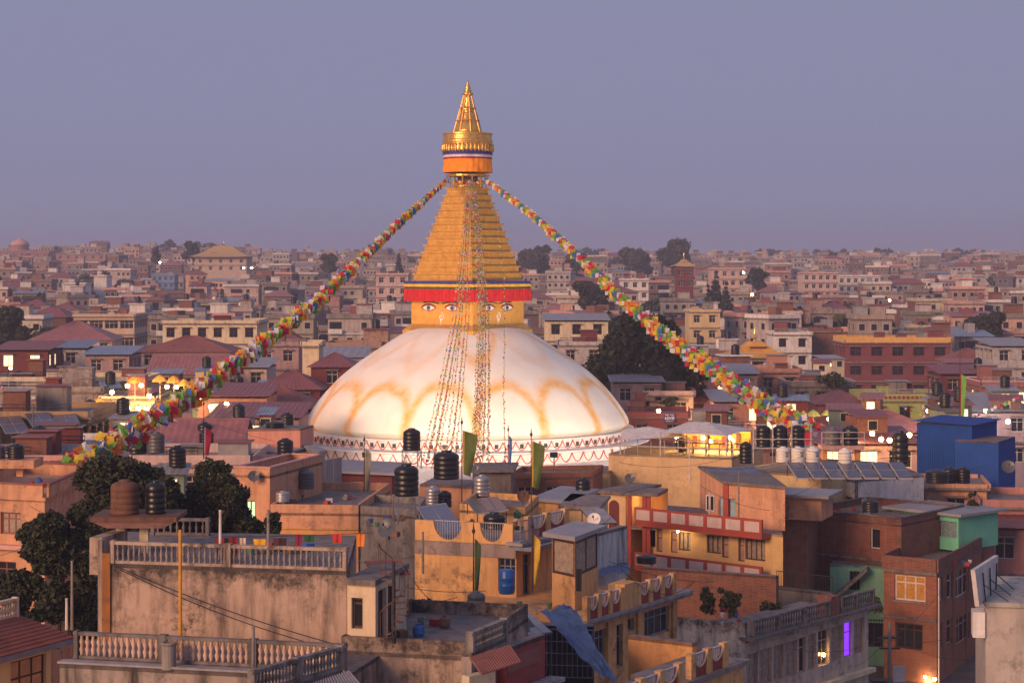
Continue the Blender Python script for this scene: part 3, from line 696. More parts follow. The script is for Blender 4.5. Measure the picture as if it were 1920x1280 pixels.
def moon_parapet(root, f, t0, t1, z, n, h=.85, post=None, panel=None):
    """ochre posts, red panels with a hollow crescent top and thin rails above"""
    st = (t1-t0)/n; pw = min(.34, st*.28)
    for k in range(n+1): face_box(root, 'parapet_post', f, t0+st*k-pw/2, t0+st*k+pw/2, -.17, .03, z+.003, z+h+.06, post or M_OCHRE)
    for k in range(n):
        a, b = t0+st*k+pw/2, t0+st*(k+1)-pw/2
        strip_wall(root, 'parapet_panel', f, a, b, z+.003, lambda u: h*.97 - h*.55*math.sqrt(max(0, 1-(2*min(1, u*1.02)-1)**2)), .08, panel or M_RED, 20, -.05)
        railing(root, f, a, b, z+.1, h-.12, .12, .024, M_RAIL, (1.0,), -.09)
        obj('arch_rim', MB().tube([f.pt(a+(b-a)*k/14, -.03, z + h*.97 - h*.55*math.sqrt(max(0, 1-(2*min(1, k/14*1.02)-1)**2))) - root.location for k in range(15)], .035, 4), M_CREAM, root)
M_STAIN = plaster((.45,.33,.26), .85, .9, (.055,.04,.036), 1.1)
M_STAIN2 = plaster((.36,.29,.25), 1.0, .9, (.04,.033,.03), .8)
M_WSTAIN = plaster((.62,.58,.56), 1.0, .9, (.03,.025,.025), .8)
M_BALC = plaster((.46,.34,.26), 1.0, .9, (.03,.025,.022), 1.4)

# cream house with tiled skirt roof, bottom left
P0, P1 = WZ(-60,1248,9.7), WZ(141,1195,9.7); fe = Face(P0, P1); wf = fe.sub(0, fe.s(116), -.45)
rt, fc = building('cream_house', 'cream house with red tiled skirt roof and white balustrade, lower left corner', B3(wf.pt(0), wf.pt(wf.w), 7), 3, 9.66, plaster((.74,.58,.32), .12),
    {0: [(wf.rect(20,1232,87,1310), dict(nx=3, tr=.45, fm=M_WOOD, pm=simple('sunset_reflection_pane', (.55,.34,.22), .15), bar=.07))]}, roof=M_SLAB)  # warm pane colour has the sunset reflection painted in
off = rt.location; zi = 10.5; inn = fe.sub(0, fe.w, -1.35)
a0, a1 = fe.pt(0,0,9.72)-off, fe.pt(fe.w,0,9.72)-off; b1, b0 = fe.pt(fe.s(100),-1.35,zi)-off, fe.pt(0,-1.35,zi)-off
tr_ = corr(rt, 'tiled_roof', [a0, a1, b1, b0], M_TILE, 44, .035)
for k in range(1, 9):
    u = k/9; obj('tile_course', MB().bar(a0.lerp(b0, u)+Vector((0,0,.03)), a1.lerp(b1, u)+Vector((0,0,.03)), .028, 4), M_TILE, tr_)
obj('hip_roof', MB().add([a1, fe.pt(fe.w,-4,9.72)-off, fe.pt(fe.s(100),-4,zi)-off, b1], [(0,1,2,3)]), M_TILE, rt)
face_box(rt, 'fascia', fe, 0, fe.w, -.06, .02, 9.52, 9.70, M_BFRAME); face_box(rt, 'upper_wall', inn, 0, fe.s(98), -5, -.05, 9.6, zi, M_SLAB)
balustrade(rt, inn, 0, fe.s(97)-.05, zi, .62, plaster((.70,.55,.40), .2), 2.6, .13, .05)
rb = Face(inn.pt(fe.s(97)-.1), inn.pt(fe.s(97)-.1, -4.5)); balustrade(rt, Face(inn.pt(0,-4.4), inn.pt(fe.s(97),-4.4)), 0, fe.s(97), zi, .6, M_TINBLUE, 2.6, .15)

# weathered concrete building with balustraded roof
A, B = WZ(186,1055,13.3), WZ(650,1070,13.3)
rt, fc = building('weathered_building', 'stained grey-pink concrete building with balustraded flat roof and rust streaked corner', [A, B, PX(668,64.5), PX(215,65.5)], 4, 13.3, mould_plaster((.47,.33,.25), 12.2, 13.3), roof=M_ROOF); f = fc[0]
balustrade(rt, f, f.s(208), f.w, 13.31, .64, M_BALC, 4.1, .165, .05, 0, simple('grey_baluster', (.24,.20,.19), .8, 0, .5, 3))
bk = Face(PX(283,64.6), PX(392,64.4)); balustrade(rt, bk, 0, bk.w, 13.31, .55, M_CONC_D, 2.0, .2)
face_box(rt, 'rusty_column', f, f.s(193), f.s(208), -.1, .07, 8, 13.6, plaster((.34,.13,.03), .5, .9, (.08,.04,.03)))
face_box(rt, 'corner_pier', f, f.s(186)-.02, f.s(193)-.003, -.2, .05, 8, 13.98, M_STAIN)
face_box(rt, 'corner_bay', f, f.s(160), f.s(184), -2.2, -.3, 12.9, 14.0, M_STAIN)
p = W(338, 1250, 56.6); tag(obj('drain_pipe', MB().bar((0,0,0), (0,0,3.9), .05, 8), simple('yellow_pipe', (.62,.28,.02), .5), None, p), 'tall yellow pipe in front of the stained concrete wall', 'pipe')
tw = thing('tank_tower', 'concrete slab on two cream columns carrying water tanks over the roof', 'tank tower', W(260,1056,60.5))
for px in (227, 271): q = W(px,1056,60.5); obj('column', MB().box(-.13,.13,-.13,.13,0,1.25), M_CREAM, tw, q - tw.location)
q = W(260,985,60.5); obj('slab', MB().hexa([(-.85,-.6,0),(.85,-.6,0),(.85,.8,0),(-.85,.8,0),(-1.25,-.85,.22),(1.25,-.85,.22),(1.25,1.1,.22),(-1.25,1.1,.22)]), M_PINK, tw, q - tw.location)
obj('slab_edge', MB().box(-1.3,1.3,-.9,1.15,.222,.36), M_RUST, tw, q - tw.location)
tank(q + Vector((-.42,0,.362)), .86, 1.02, 'rusty brown water tank on the concrete tank tower', M_RUST); tank(q + Vector((.5,.1,.362)), .62, .98, 'black water tank beside the rusty one on the tank tower')
# lower terrace in front of it
A, B = WZ(112,1243,11.0), WZ(645,1270,11.0)
rt, fc = building('lower_terrace', 'dark stained terrace with pale diamond balusters below the weathered building', B3(A, B, 3.2), 3, 11.0, M_STAIN2, roof=M_ROOF); f = fc[0]
fb = f.sub(0, f.w, -.7); balustrade(rt, fb, .1, fb.w-.2, 11.02, .74, M_CONC_D, 2.3, .165, .062, 1, plaster((.60,.42,.32), .3))
face_box(rt, 'coping', f, -.05, f.w, -.3, .06, 11.012, 11.07, M_GREY)
tag(obj('concrete_drum', MB().lathe([(.2,0),(.22,.04),(.2,.08),(.2,.66),(.23,.7),(.23,.75),(.17,.75),(.17,.5)], 16), M_CONC, None, W(317,1254,54.6)), 'round grey concrete drum standing on the lower terrace edge', 'drum')
A, B = WZ(474,1304,11.7), WZ(643,1255,11.7)
rt, fc = building('terrace_wall', 'slanting terrace wall with a row of grey turned balusters, bottom centre-left', B3(A, B, .35), 8, 11.7, M_STAIN2); balustrade(rt, fc[0], 0, fc[0].w, 11.71, .6, M_CONC, 1.9, .13, .045)
q = WZ(480,1300,11.5); corrr = thing('tiled_lean_to', 'grey tiled lean-to roof below the slanting balustrade', 'roof', W(600,1300,47)); o_ = corrr.location
corr(corrr, 'tile_sheet', [W(520,1330,44)-o_, W(720,1330,45)-o_, W(655,1258,50)-o_, W(560,1290,48.5)-o_], M_TINGREY, 22, .05)
# stained wall + cream stair room
A, B = WZ(640,1192,11.5), WZ(884,1204,11.5)
rt, fc = building('stained_block', 'long black-streaked plaster wall of a flat block, bottom centre', B3(A, B, 6.5), 3, 11.1, mould_plaster((.42,.31,.24), 10.2, 11.5), par=.4)
A, B = PX(651,56.9), PX(704,56.6); C = PX(762,59.6); rz_ = 12.95
f = Face(A, B)
rt, fc = building('stair_room', 'small cream stair room with narrow barred window beside spiral stairs', [A, B, C], 11.1, rz_, plaster((.72,.56,.38), .25), {0: [(f.rect(659,1120,680,1178), dict(nx=1, tr=.2, fm=M_WOOD))], 1: [((.25, 1.05, 11.15, 12.75), dict(nx=1, tr=0, fm=M_WOOD, pm=M_WOOD)), ((1.2, 2.0, 11.15, 12.75), dict(nx=1, tr=0, fm=M_WOOD, pm=M_WOOD))]}, slab=.12, slabmat=M_CONC_D)
sp = thing('spiral_stair', 'rusty iron spiral staircase against the cream stair room', 'staircase', W(738,1205,56.2)); obj('newel', MB().bar((0,0,0), (0,0,2.3), .05, 8), M_IRON, sp); rl = MB(); last = None
for k in range(13):
    a = k*.48 - 2.6; z = .15 + k*.16; c_, s_ = math.cos(a), math.sin(a); e = (.42*c_, .42*s_)
    obj('tread', MB().hexa([(0,0,z),(e[0],e[1],z),(.42*math.cos(a+.4),.42*math.sin(a+.4),z),(.02,.02,z),(0,0,z+.03),(e[0],e[1],z+.03),(.42*math.cos(a+.4),.42*math.sin(a+.4),z+.03),(.02,.02,z+.03)]), M_RUST, sp)
    rl.bar((e[0],e[1],z), (e[0],e[1],z+.75), .012, 4); cur = (e[0],e[1],z+.75)
    if last: rl.bar(last, cur, .02, 4)
    last = cur
obj('handrail', rl, M_RUST, sp)
lt = thing('lean_to_roof', 'small red tiled lean-to roof above the spiral stairs', 'roof', W(735,1078,60)); o_ = lt.location
corr(lt, 'tile_sheet', [W(705,1080,58.6)-o_, W(770,1076,59)-o_, W(752,1047,60.5)-o_, W(683,1052,60)-o_], M_TILE, 16, .03); obj('post', MB().bar(W(712,1100,58.8)-o_, W(712,1078,58.8)-o_, .03), M_IRON, lt)

# ochre house with scalloped parapets
zt = 11.36; A, B, C = WZ(778,1012,zt), WZ(968,1022,zt), WZ(1062,1000,zt); f = Face(A, B)
rt, fc = building('ochre_house', 'ochre house with scalloped parapet, stained band and blue-grey doors, centre', [A, B, C], 8.2, zt, M_OCHRE,
    {0: [(f.rect(934,1046,966,1108), dict(nx=3, tr=.25, fm=M_BFRAME, bar=.05))], 1: [((.5, 1.1, 9.35, 10.95), dict(nx=2, tr=.25, fm=M_BFRAME, bar=.05))]}); f, g = fc[0], fc[1]
def scal(u):
    t = u*f.w; h = .78
    for c, r in ((f.s(842), .62), (f.s(927), .5)):
        if abs(t-c) < r: h = min(h, .78 - .72*math.sqrt(1-((t-c)/r)**2))
    return h
strip_wall(rt, 'scalloped_parapet', f, 0, f.w-.15, zt+.012, scal, .18, M_OCHRE, 90)
for c, r in ((842, .62), (927, .5)): railing(rt, f, f.s(c)-r, f.s(c)+r, zt+.05, .75, .1, .01, M_RAIL, (1.0,), -.09)
face_box(rt, 'stained_band', f, 0, f.w, -.02, .05, zt-.5, zt-.02, plaster((.33,.25,.23), .9))
face_box(rt, 'balcony_slab', g, -.3, g.w+.1, -.3, .45, zt+.012, zt+.13, M_GREY); moon_parapet(rt, g, 1.0, g.w, zt+.13, 2, .82); railing(rt, g.sub(-.3, g.w, .4), 0, 1.4, zt+.13, .85, .09, .012, M_BFRAME, (1.0, .05, .5))
face_box(rt, 'eave', g, -.2, g.w+.3, -.01, .8, zt-.16, zt-.02, M_BFRAME)
# terrace block below with red and ochre balcony
zt = 9.35; A, B, C = WZ(768,1152,zt), WZ(1078,1168,zt), WZ(1266,1112,zt); g = Face(B, C)
wl = [(g.rect(1112,1180,1136,1237), dict(nx=3, tr=.28, fm=M_BFRAME)), (g.rect(1156,1169,1168,1250), dict(nx=1, tr=.3, fm=M_BFRAME)), (g.rect(1177,1158,1189,1182), dict(nx=1, tr=0, fm=M_BFRAME)), (g.rect(1208,1140,1255,1190), dict(nx=4, tr=.3, fm=M_BFRAME))]
rt, fc = building('balcony_house', 'ochre house with red crescent balcony panels and tall blue-framed windows', [A, B, C], 3, zt, M_OCHRE, {1: wl}, roof=M_OCHRE); f, g = fc[0], fc[1]
face_box(rt, 'low_wall', f, f.s(905), f.w-.2, -.18, -.003, zt+.012, zt+.42, M_OCHRE); face_box(rt, 'low_wall', f, 0, f.s(905)-.01, -.18, -.01, zt+.012, zt+.12, M_OCHRE)
face_box(rt, 'balcony_slab', g, -.1, g.w+.5, -.3, .55, zt+.012, zt+.12, M_GREY); face_box(rt, 'slab_edge', g, -.1, g.w+.5, .1, .5, zt-.1, zt+.008, M_SLAB)
ga = g.sub(0, g.w, .45); moon_parapet(rt, ga, .15, ga.s(1166), zt+.12, 3, .78); face_box(rt, 'pier', ga, ga.s(1169), ga.s(1193), -.35, .05, zt+.12, zt+1.05, M_OCHRE); moon_parapet(rt, ga, ga.s(1198), ga.s(1264), zt+.12, 3, .78)
for px in (1140, 1196, 1262): face_box(rt, 'pilaster', g, g.s(px)-.16, g.s(px)+.16, 0, .1, 3, zt-.1, M_OCHRE)
tag(obj('barrel', MB().lathe([(.27,0),(.29,.03),(.29,.28),(.3,.3),(.29,.32),(.29,.56),(.3,.58),(.29,.6),(.29,.85),(.26,.88)], 18), simple('blue_plastic', (.01,.10,.38), .35), None, W(950,1112,73.2), smooth=True), 'bright blue plastic barrel by the ochre wall', 'barrel')
A, B, C = PX(1035,74.2), PX(1078,73), PX(1121,75.6); f, g = Face(A, B), Face(B, C); zz = (10.62, 11.92)
rt, fc = building('glazed_room', 'glazed rooftop room with curtains and grey sheet roof on ochre walls', [A, B, C], 9.37, 12.0, M_OCHRE, {0: [((.02, f.w-.02, *zz), dict(nx=1, tr=0, fm=M_WOOD, pm=M_CURT, bar=.09))], 1: [((.06, g.w-.05, *zz), dict(nx=2, tr=0, fm=M_WOOD, pm=M_CURT, bar=.09))]}, slab=.35, slabmat=M_TINGREY, depth=.05)
A, B = PX(1120,84), PX(1176,86.5); building('whitewashed_parapet', 'white wall with black mould streaks behind the glazed room', B3(A, B, .4), 8.5, 10.75, M_WSTAIN)
A, B = PX(1178,67), PX(1298,65.6); building('orange_wall', 'plain bright orange wall in front of the balcony house', B3(A, B, .3), 4, 9.6, M_ORANGE)
for (pa, pb, nm, nb) in (((1292,1284), (1394,1246), 'ochre balcony wing with two red crescent panels, bottom right of the orange wall', 2), ((1160,1350), (1276,1300), 'ochre balcony wing with red crescent panels along the bottom edge', 3)):
    A, B = WZ(*pa, 9.0), WZ(*pb, 9.0); rt, fc = building('balcony_wing', nm, B3(A, B, 1.8), 3, 9.0, M_OCHRE, slab=.25, slabmat=M_SLAB); f = fc[0]; moon_parapet(rt, f, .25, f.w*.66 if nb == 2 else f.w, 9.16, nb, .72)
# maroon porch and tiled roof at the bottom
A, B = PX(948,55), PX(1022,57.2); rt, fc = building('maroon_wall', 'maroon parapet wall with wooden screen above the tiled porch', B3(A, B, .3), 9.2, 11.45, M_RED, slab=0); face_box(rt, 'screen', fc[0], .15, fc[0].w-.3, 0, .03, 10.75, 11.2, M_TILE); face_box(rt, 'ledge', fc[0], -.2, fc[0].w+.3, .0, .5, 10.1, 10.22, M_GREY)
pr = thing('tiled_porch', 'pinkish tiled porch roof over a cream wall, bottom centre', 'porch', W(915,1290,52.5)); o_ = pr.location
corr(pr, 'tile_sheet', [W(903,1264,51.5)-o_, W(978,1240,52.6)-o_, W(957,1208,54.4)-o_, W(880,1232,53.2)-o_], M_TILE, 18, .03); obj('porch_wall', hexface(MB(), Face(PX(880,53), PX(950,54)), 0, .98, -.3, 0, 9.5, 11.1, o_), M_CREAM, pr)
A, B = PX(884,53.6), PX(950,55.8); rt, fc = building('porch_parapet', 'grey balustrade strip above the tiled porch', B3(A, B, .3), 9.5, 11.62, M_STAIN2); balustrade(rt, fc[0], 0, fc[0].w, 11.63, .52, M_CONC, 2, .12, .04)
quad_panel('panel_roof', 'slanting grey sheet roof with dark ribs beside the blue tarpaulin', [W(985,1193,62), W(1037,1186,63), W(976,1133,67), W(928,1152,66)], M_TINGREY, 'roof', M_IRON, 3, 1, .06, True, None, 8.6)
ds = building('void_shade_block', 'block painted black for the shaded hollow under the blue tarpaulin', B3(PX(1016,67.2), PX(1112,67), .5), 5, 9.9, simple('painted_void_shade', (.02,.02,.025), .9))  # solid block coloured near-black as the shade in the hollow under the tarp
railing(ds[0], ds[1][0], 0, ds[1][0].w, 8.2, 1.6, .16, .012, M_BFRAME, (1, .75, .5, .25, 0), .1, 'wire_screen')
def drape(name, label, path, mat, cat, n=10, amp=.15, group=None):
    """cloth between two pixel-depth edges: path = [((px,py,Y),(px,py,Y)), ...]"""
    rr = random.Random(len(label)); rows = [(W(*a), W(*b)) for a, b in path]; o = thing(name, label, cat, rows[-1][0], 0, group); mb = MB(); R_ = len(rows)
    sub = 4; full = []
    for i in range(R_-1):
        for k in range(sub): full.append((rows[i][0].lerp(rows[i+1][0], k/sub), rows[i][1].lerp(rows[i+1][1], k/sub)))
    full.append(rows[-1])
    for i, (a, b) in enumerate(full):
        for k in range(n+1): mb.v.append(tuple(a.lerp(b, k/n) + Vector((0, rr.uniform(-amp,amp), rr.uniform(-amp,amp)*.6)) - o.location))
    for i in range(len(full)-1):
        for k in range(n): mb.f.append((i*(n+1)+k, i*(n+1)+k+1, (i+1)*(n+1)+k+1, (i+1)*(n+1)+k))
    obj('cloth', mb, mat, o, smooth=True); return o
M_TARP = simple('blue_tarp', (.055,.105,.235), .5, 0, .45, 1.6)
drape('tarpaulin', 'large faded blue tarpaulin draped down the front of the ochre house', [((1011,1146,66.3),(1066,1130,67)),((1040,1172,65.4),(1085,1150,66)),((1068,1206,64),(1104,1185,64.5)),((1096,1238,62.5),(1120,1215,63)),((1128,1268,61),(1160,1278,61.2))], M_TARP, 'tarpaulin', 12, .12)
drape('tarpaulin', 'small crumpled blue tarpaulin spread on the roof behind the glazed room', [((1122,1050,88),(1172,1052,87)),((1130,1062,85),(1182,1062,84)),((1122,1076,82),(1180,1074,82))], M_TARP, 'tarpaulin', 10, .12)
drape('cloth_screen', 'white cloth screen tied along the railing, centre bottom', [((765,1150,64.6),(950,1152,63.4)),((765,1166,64.6),(950,1166,63.4)),((766,1180,64.6),(950,1178,63.4))], simple('grey_white_cloth', (.55,.50,.52), .85), 'cloth', 24, .05)
A, B = WZ(758,1182,10.4), WZ(958,1180,10.4); building('terrace_parapet', 'mottled low parapet under the white cloth screen', B3(A, B, .3), 8, 10.4, M_STAIN)

# peach houses left of centre
A, B, C = WZ(507,945,10.7), WZ(672,947,10.7), WZ(732,905,10.7); rt, fc = building('peach_house', 'peach plastered house with plain parapet, left of the stupa front', [A, B, C], 3, 10.3, M_PEACH, par=.4)
face_box(rt, 'string_course', fc[0], 0, fc[0].w, 0, .1, 9.55, 9.62, M_OCHRE); face_box(rt, 'lower_wall', fc[0], .2, fc[0].w, 0, .04, 8.2, 9.5, M_ORANGE)
A, B = WZ(440,890,11.9), WZ(506,892,11.9); f = Face(A, B); building('peach_house', 'narrow peach house with a green-lit window behind the dark tree', B3(A, B, 7), 3, 11.9, M_PEACH, {0: [(f.rect(460,938,478,974), dict(nx=2, tr=0, fm=M_WOOD, pm=M_LITG))]}, par=.35, coping=M_PINK)
fn = thing('corrugated_fence', 'tall grey corrugated sheet fence running back beside the peach house', 'fence', W(503,945,97)); o_ = fn.location
for i in range(8):
    u, v = i/8, (i+1)/8 - .004; q = lambda u, a: W(503,a[0],97).lerp(W(641,a[1],113), u) - o_
    corr(fn, 'sheet', [q(u,(945,905)), q(v,(945,905)), q(v,(884,856)), q(u,(884,856))], M_TINGREY, 9, .03)
A, B, C = WZ(465,805,11.0), WZ(563,804,11.0), WZ(588,797,11.0); building('peach_house', 'salmon upper storey block with tanks on its roof, left of the dome', [A, B, C], 3, 11.0, plaster((.76,.34,.24), .15))
A, B = WZ(440,846,9.7), WZ(536,848,9.7); building('grey_shed', 'grey-green rooftop shed with flat sheet roof below the salmon block', B3(A, B, 3), 4, 9.6, plaster((.30,.29,.24), .3), slab=.25, slabmat=M_TINGREY)
A, B, C = WZ(563,828,10.0), WZ(598,842,10.0), WZ(610,838,10.0); rt, fc = building('grey_shed', 'small grey gabled metal shed beside the salmon block', [A, B, C], 4, 9.7, M_TINGREY, slab=.15, slabmat=M_TINGREY)
# roofs between the peach houses and the stupa
for (nm, lab, a, b, c, z, m, kw) in [
    ('dark_roof_house', 'low house with dark sagging sheet roof in front of the stupa', (597,884), (735,890), (760,872), 9.2, M_MAROON, dict(slab=.4, slabmat=M_TINGREY)),
    ('peach_house', 'peach box house with white-framed window behind the black tanks', (787,908), (884,912), (905,900), 10.0, M_PEACH, {}),
    ('brick_house', 'brown brick parapet house directly under the white stupa skirt', (955,897), (1112,894), (1130,880), 9.0, M_BRICK, dict(par=.3)),
    ('dark_roof_house', 'house with broad dark concrete roof slab beside the green flag', (886,885), (958,884), (966,872), 10.0, M_CONC_D, dict(slab=.3, slabmat=M_CONC_D)),
    ('ochre_house', 'ochre block with arched windows and dish behind the scalloped house', (1000,938), (1068,944), (1118,922), 10.2, M_OCHRE, dict(slab=.2, slabmat=M_TINGREY)),
    ('ochre_house', 'ochre roof house carrying slanted solar panels, centre', (862,956), (985,964), (1010,940), 10.6, M_OCHRE, dict(par=.3)),
    ('ochre_house', 'pale ochre stair house with sheet awning next to the white dish', (1052,952), (1122,956), (1140,935), 10.2, M_TAN, dict(slab=.2, slabmat=M_SLAB)),
    ('grey_house', 'grey flat-roofed block left of the scalloped house', (668,962), (782,968), (800,945), 10.3, M_CONC, dict(par=.35)),
    ]:
    A, B, C = WZ(*a, z), WZ(*b, z), WZ(*c, z); f = Face(A, B)
    building(nm, lab, [A, B, C], 3, z, m, {0: [((f.w*(k+.3)/3, f.w*(k+.3)/3+.95, z-1.75, z-.5), dict(nx=2, tr=.25, fm=M_WFRAME, pm=M_GLASS)) for k in range(3)]} if f.w > 3.3 else None, **kw)

# hotel with red balconies
zb = 7.66; A, B = WZ(1190,978,zb), WZ(1428,1004,zb); fb = Face(A, B); wf = fb.sub(0, fb.s(1450), -.9)
wr = lambda *r: wf.rect(*r); kw = dict(fm=M_WOOD, pm=M_CURT, bar=.07)
wl = [(wr(1204,989,1229,1024), dict(nx=3, tr=0, fm=M_WOOD, bar=.07)), (wr(1230,991,1242,1034), dict(nx=1, tr=.4, fm=M_WOOD, pm=M_PFRAME)), (wr(1256,996,1270,1036), dict(nx=1, tr=.4, fm=M_WOOD, pm=M_PFRAME)), (wr(1271,997,1295,1032), dict(nx=3, tr=0, **kw)),
      (wr(1325,1003,1352,1037), dict(nx=3, tr=0, **kw)), (wr(1353,1005,1366,1045), dict(nx=1, tr=.4, fm=M_WOOD, pm=M_PFRAME)), (wr(1384,1003,1396,1052), dict(nx=1, tr=.4, fm=M_WOOD, pm=M_PFRAME)), (wr(1397,1005,1435,1050), dict(nx=4, tr=.2, **kw))]
rt, fc = building('hotel', 'yellow guest house with two red and white balconies, right of centre', [wf.pt(0), wf.pt(wf.w), PX(1456,116), PX(1235,120)], -1, zb, plaster((.74,.48,.20), .15), {0: wl}, roof=M_SLAB)
M_HRED = plaster((.42,.075,.05), .12); M_HPAN = plaster((.66,.50,.46), .15)
for (z, y0, y1) in ((zb, 0, 0), (5.15, 0, 0)):
    face_box(rt, 'balcony_slab', fb, 0, fb.w, -.9, .0, z-.2, z, M_HRED); pb = face_box(rt, 'balcony_parapet', fb, 0, fb.w+.02, -.12, .03, z+.002, z+.84, M_HRED)
    n = 7
    for k in range(n):
        a, b = fb.w*(k+.12)/n, fb.w*(k+.9)/n; o = obj('panel', hexface(MB(), fb, a, b, 0, .06, z+.16, z+.72, rt.location), M_HPAN, pb)
U = fb.sub(fb.s(1310), fb.s(1424), -2.4); rz_ = 9.95
rt, fc = building('rooftop_rooms', 'peach rooftop rooms with pale blue door above the guest house balcony', [U.pt(0), U.pt(U.w), PX(1430,116.5), PX(1312,119)], zb+.01, rz_, M_PEACH, {0: [(U.rect(1321,928,1337,958), dict(nx=2, tr=0, fm=M_WFRAME)), (U.rect(1347,934,1379,970), dict(nx=1, tr=0, fm=M_BFRAME, pm=simple('blue_door', (.32,.45,.50), .5)))]}, slab=.2, slabmat=M_CONC_D)
face_box(rt, 'red_pier', fc[0], -.05, .3, 0, .08, zb, rz_, M_HRED)
A, B = PX(1126,113.4), PX(1173,112.6); f = Face(A, B)
rt, fc = building('stair_tower', 'cream stair tower with maroon arched door and dark flat roof', B3(A, B, 4), 2, 9.15, plaster((.74,.50,.26), .15), slab=.3, slabmat=M_CONC_D)
ar = [(f.s(1142), 7.6), (f.s(1161), 7.6)]; xa, xb = ar[0][0], ar[1][0]; r_ = (xb-xa)/2; pts = [(xa,7.2),(xb,7.2)] + [(xa+r_+r_*math.cos(t*math.pi/10), 8.45+r_*math.sin(t*math.pi/10)) for t in range(11)]
k = len(pts); q = [f.pt(x,.03,z)-rt.location for x, z in pts]; q2 = [f.pt(x,-.01,z)-rt.location for x, z in pts]; obj('arched_door', MB().add(q+q2, [tuple(range(k))]+[(i,k+i,k+(i+1)%k,(i+1)%k) for i in range(k)]), M_MAROON, rt)
A, B = PX(1173.5,112.4), PX(1222,112); f = Face(A, B); rt = thing('stair_landing', 'orange-lit stair landing with red posts beside the stair tower', 'landing', f.pt(f.w/2, -1, 7.5))
for t in (.1, f.w-.3, .95): face_box(rt, 'post', f, t, t+.2, -.2, 0, 5, 9.1, M_HRED)
face_box(rt, 'back_wall', f, 0, f.w+.4, -2.6, -2.4, 7.3, 9.1, M_ORANGE); face_box(rt, 'landing_roof', f, -.2, f.w+.4, -2.7, .2, 9.11, 9.28, M_CONC_D); face_box(rt, 'floor', f, 0, f.w+.3, -2.6, -.01, 7.2, 7.3, M_SLAB)
bulb(f.pt(f.w*.55, -1.5, 8.85), .06, 'bulb glowing on the orange stair landing', M_BULB, 35, (1,.5,.15))
bulb(wf.pt(wf.s(1278), .35, 7.3), .07, 'small lamp under the guest house upper balcony', M_BULB, 30)
A, B = WZ(1425,925,9.0), WZ(1540,930,9.0); f = Face(A, B); building('rooftop_annex', 'low peach annex with grey lean-to sheet roof right of the rooftop rooms', B3(A, B, 3), 7.6, 8.9, M_PEACH, {0: [(f.rect(1431,938,1444,975), dict(nx=1, tr=0, fm=M_WOOD)), (f.rect(1462,940,1478,972), dict(nx=2, tr=0, fm=M_WOOD, pm=M_PFRAME))]}, slab=.5, slabmat=M_TINGREY)
building('tan_annex', 'lower tan block at the left end of the big tan wall', B3(WZ(1096,884,8.7), WZ(1141,885,8.7), 4), -1, 8.7, M_TAN)
A, B = WZ(1141,850,9.8), WZ(1372,858,9.8); rt, fc = building('tan_building', 'big plain tan wall of a tall building in front of the stupa base', B3(A, B, 8.5), -1, 9.8, M_TAN, roof=M_SLAB); ft = fc[0]
A, B = WZ(1372,880,9.2), WZ(1540,892,9.2); building('cream_building', 'cream walled block under the tanks and solar heaters', B3(A, B, 10), -1, 9.2, plaster((.72,.52,.28), .2))
railing(rt, ft, ft.s(1143), ft.w, 9.82, 1.0, .9, .03, M_RAIL, (1.0, .5), -.3, 'terrace_rail')
cv = thing('restaurant_canopy', 'white fabric canopies over the lit rooftop restaurant right of the dome', 'canopy', ft.pt(ft.s(1270), -3, 9.82)); o_ = cv.location
M_CANV = simple('canvas', (.72,.64,.58), .85)
for P_ in ([(1238,810,128),(1362,817,127.5),(1412,804,136),(1292,790,136)], [(1163,824,129),(1292,819,128),(1245,804,138),(1165,806,138)]):
    q = [W(*p)-o_ for p in P_]; c = sum(q, Vector())/4 + Vector((0,0,.5)); mb = MB().add(q+[c], [(0,1,4),(1,2,4),(2,3,4),(3,0,4)]); obj('fabric', mb, M_CANV, cv)
    for p in q: obj('post', MB().bar((p.x,p.y,0), p, .05), M_RAIL, cv)
for k in range(9): x_ = ft.s(1240 + k*14); obj('hanging_cloth', hexface(MB(), ft, x_, x_ + .16 + .12*(k % 3), -5.9, -5.86, 9.9, 10.5 + .12*(k % 4), o_), [M_CURTO, M_RED, M_CREAM, M_WOOD][k % 4], cv)
for k in range(5): x_ = ft.s(1246 + k*25); obj('table', hexface(MB(), ft, x_, x_ + .8, -2.6, -1.9, 10.45, 10.5, o_), M_WOOD, cv); obj('table_leg', hexface(MB(), ft, x_ + .35, x_ + .45, -2.3, -2.2, 9.83, 10.449, o_), M_WOOD, cv)
for k in range(7): x_ = ft.s(1236 + k*21); obj('inner_post', MB().bar(ft.pt(x_, -1.2 - (k % 2)*2, 9.83) - o_, ft.pt(x_, -1.2 - (k % 2)*2, 11.1) - o_, .04), M_WOOD, cv)
bw = obj('back_wall', hexface(MB(), ft, ft.s(1232), ft.s(1365), -6.2, -6.0, 9.82, 11.0, o_), plaster((.72,.42,.10), .2), cv)
for i, px in enumerate((1245, 1288, 1310, 1340, 1352)): bulb(ft.pt(ft.s(px), -3 - (i%2), 10.75 - .1*(i%3)), .13, 'glowing lamp hanging in the rooftop restaurant', M_BULB, 420 if i in (1, 3) else 150, (1,.52,.14))
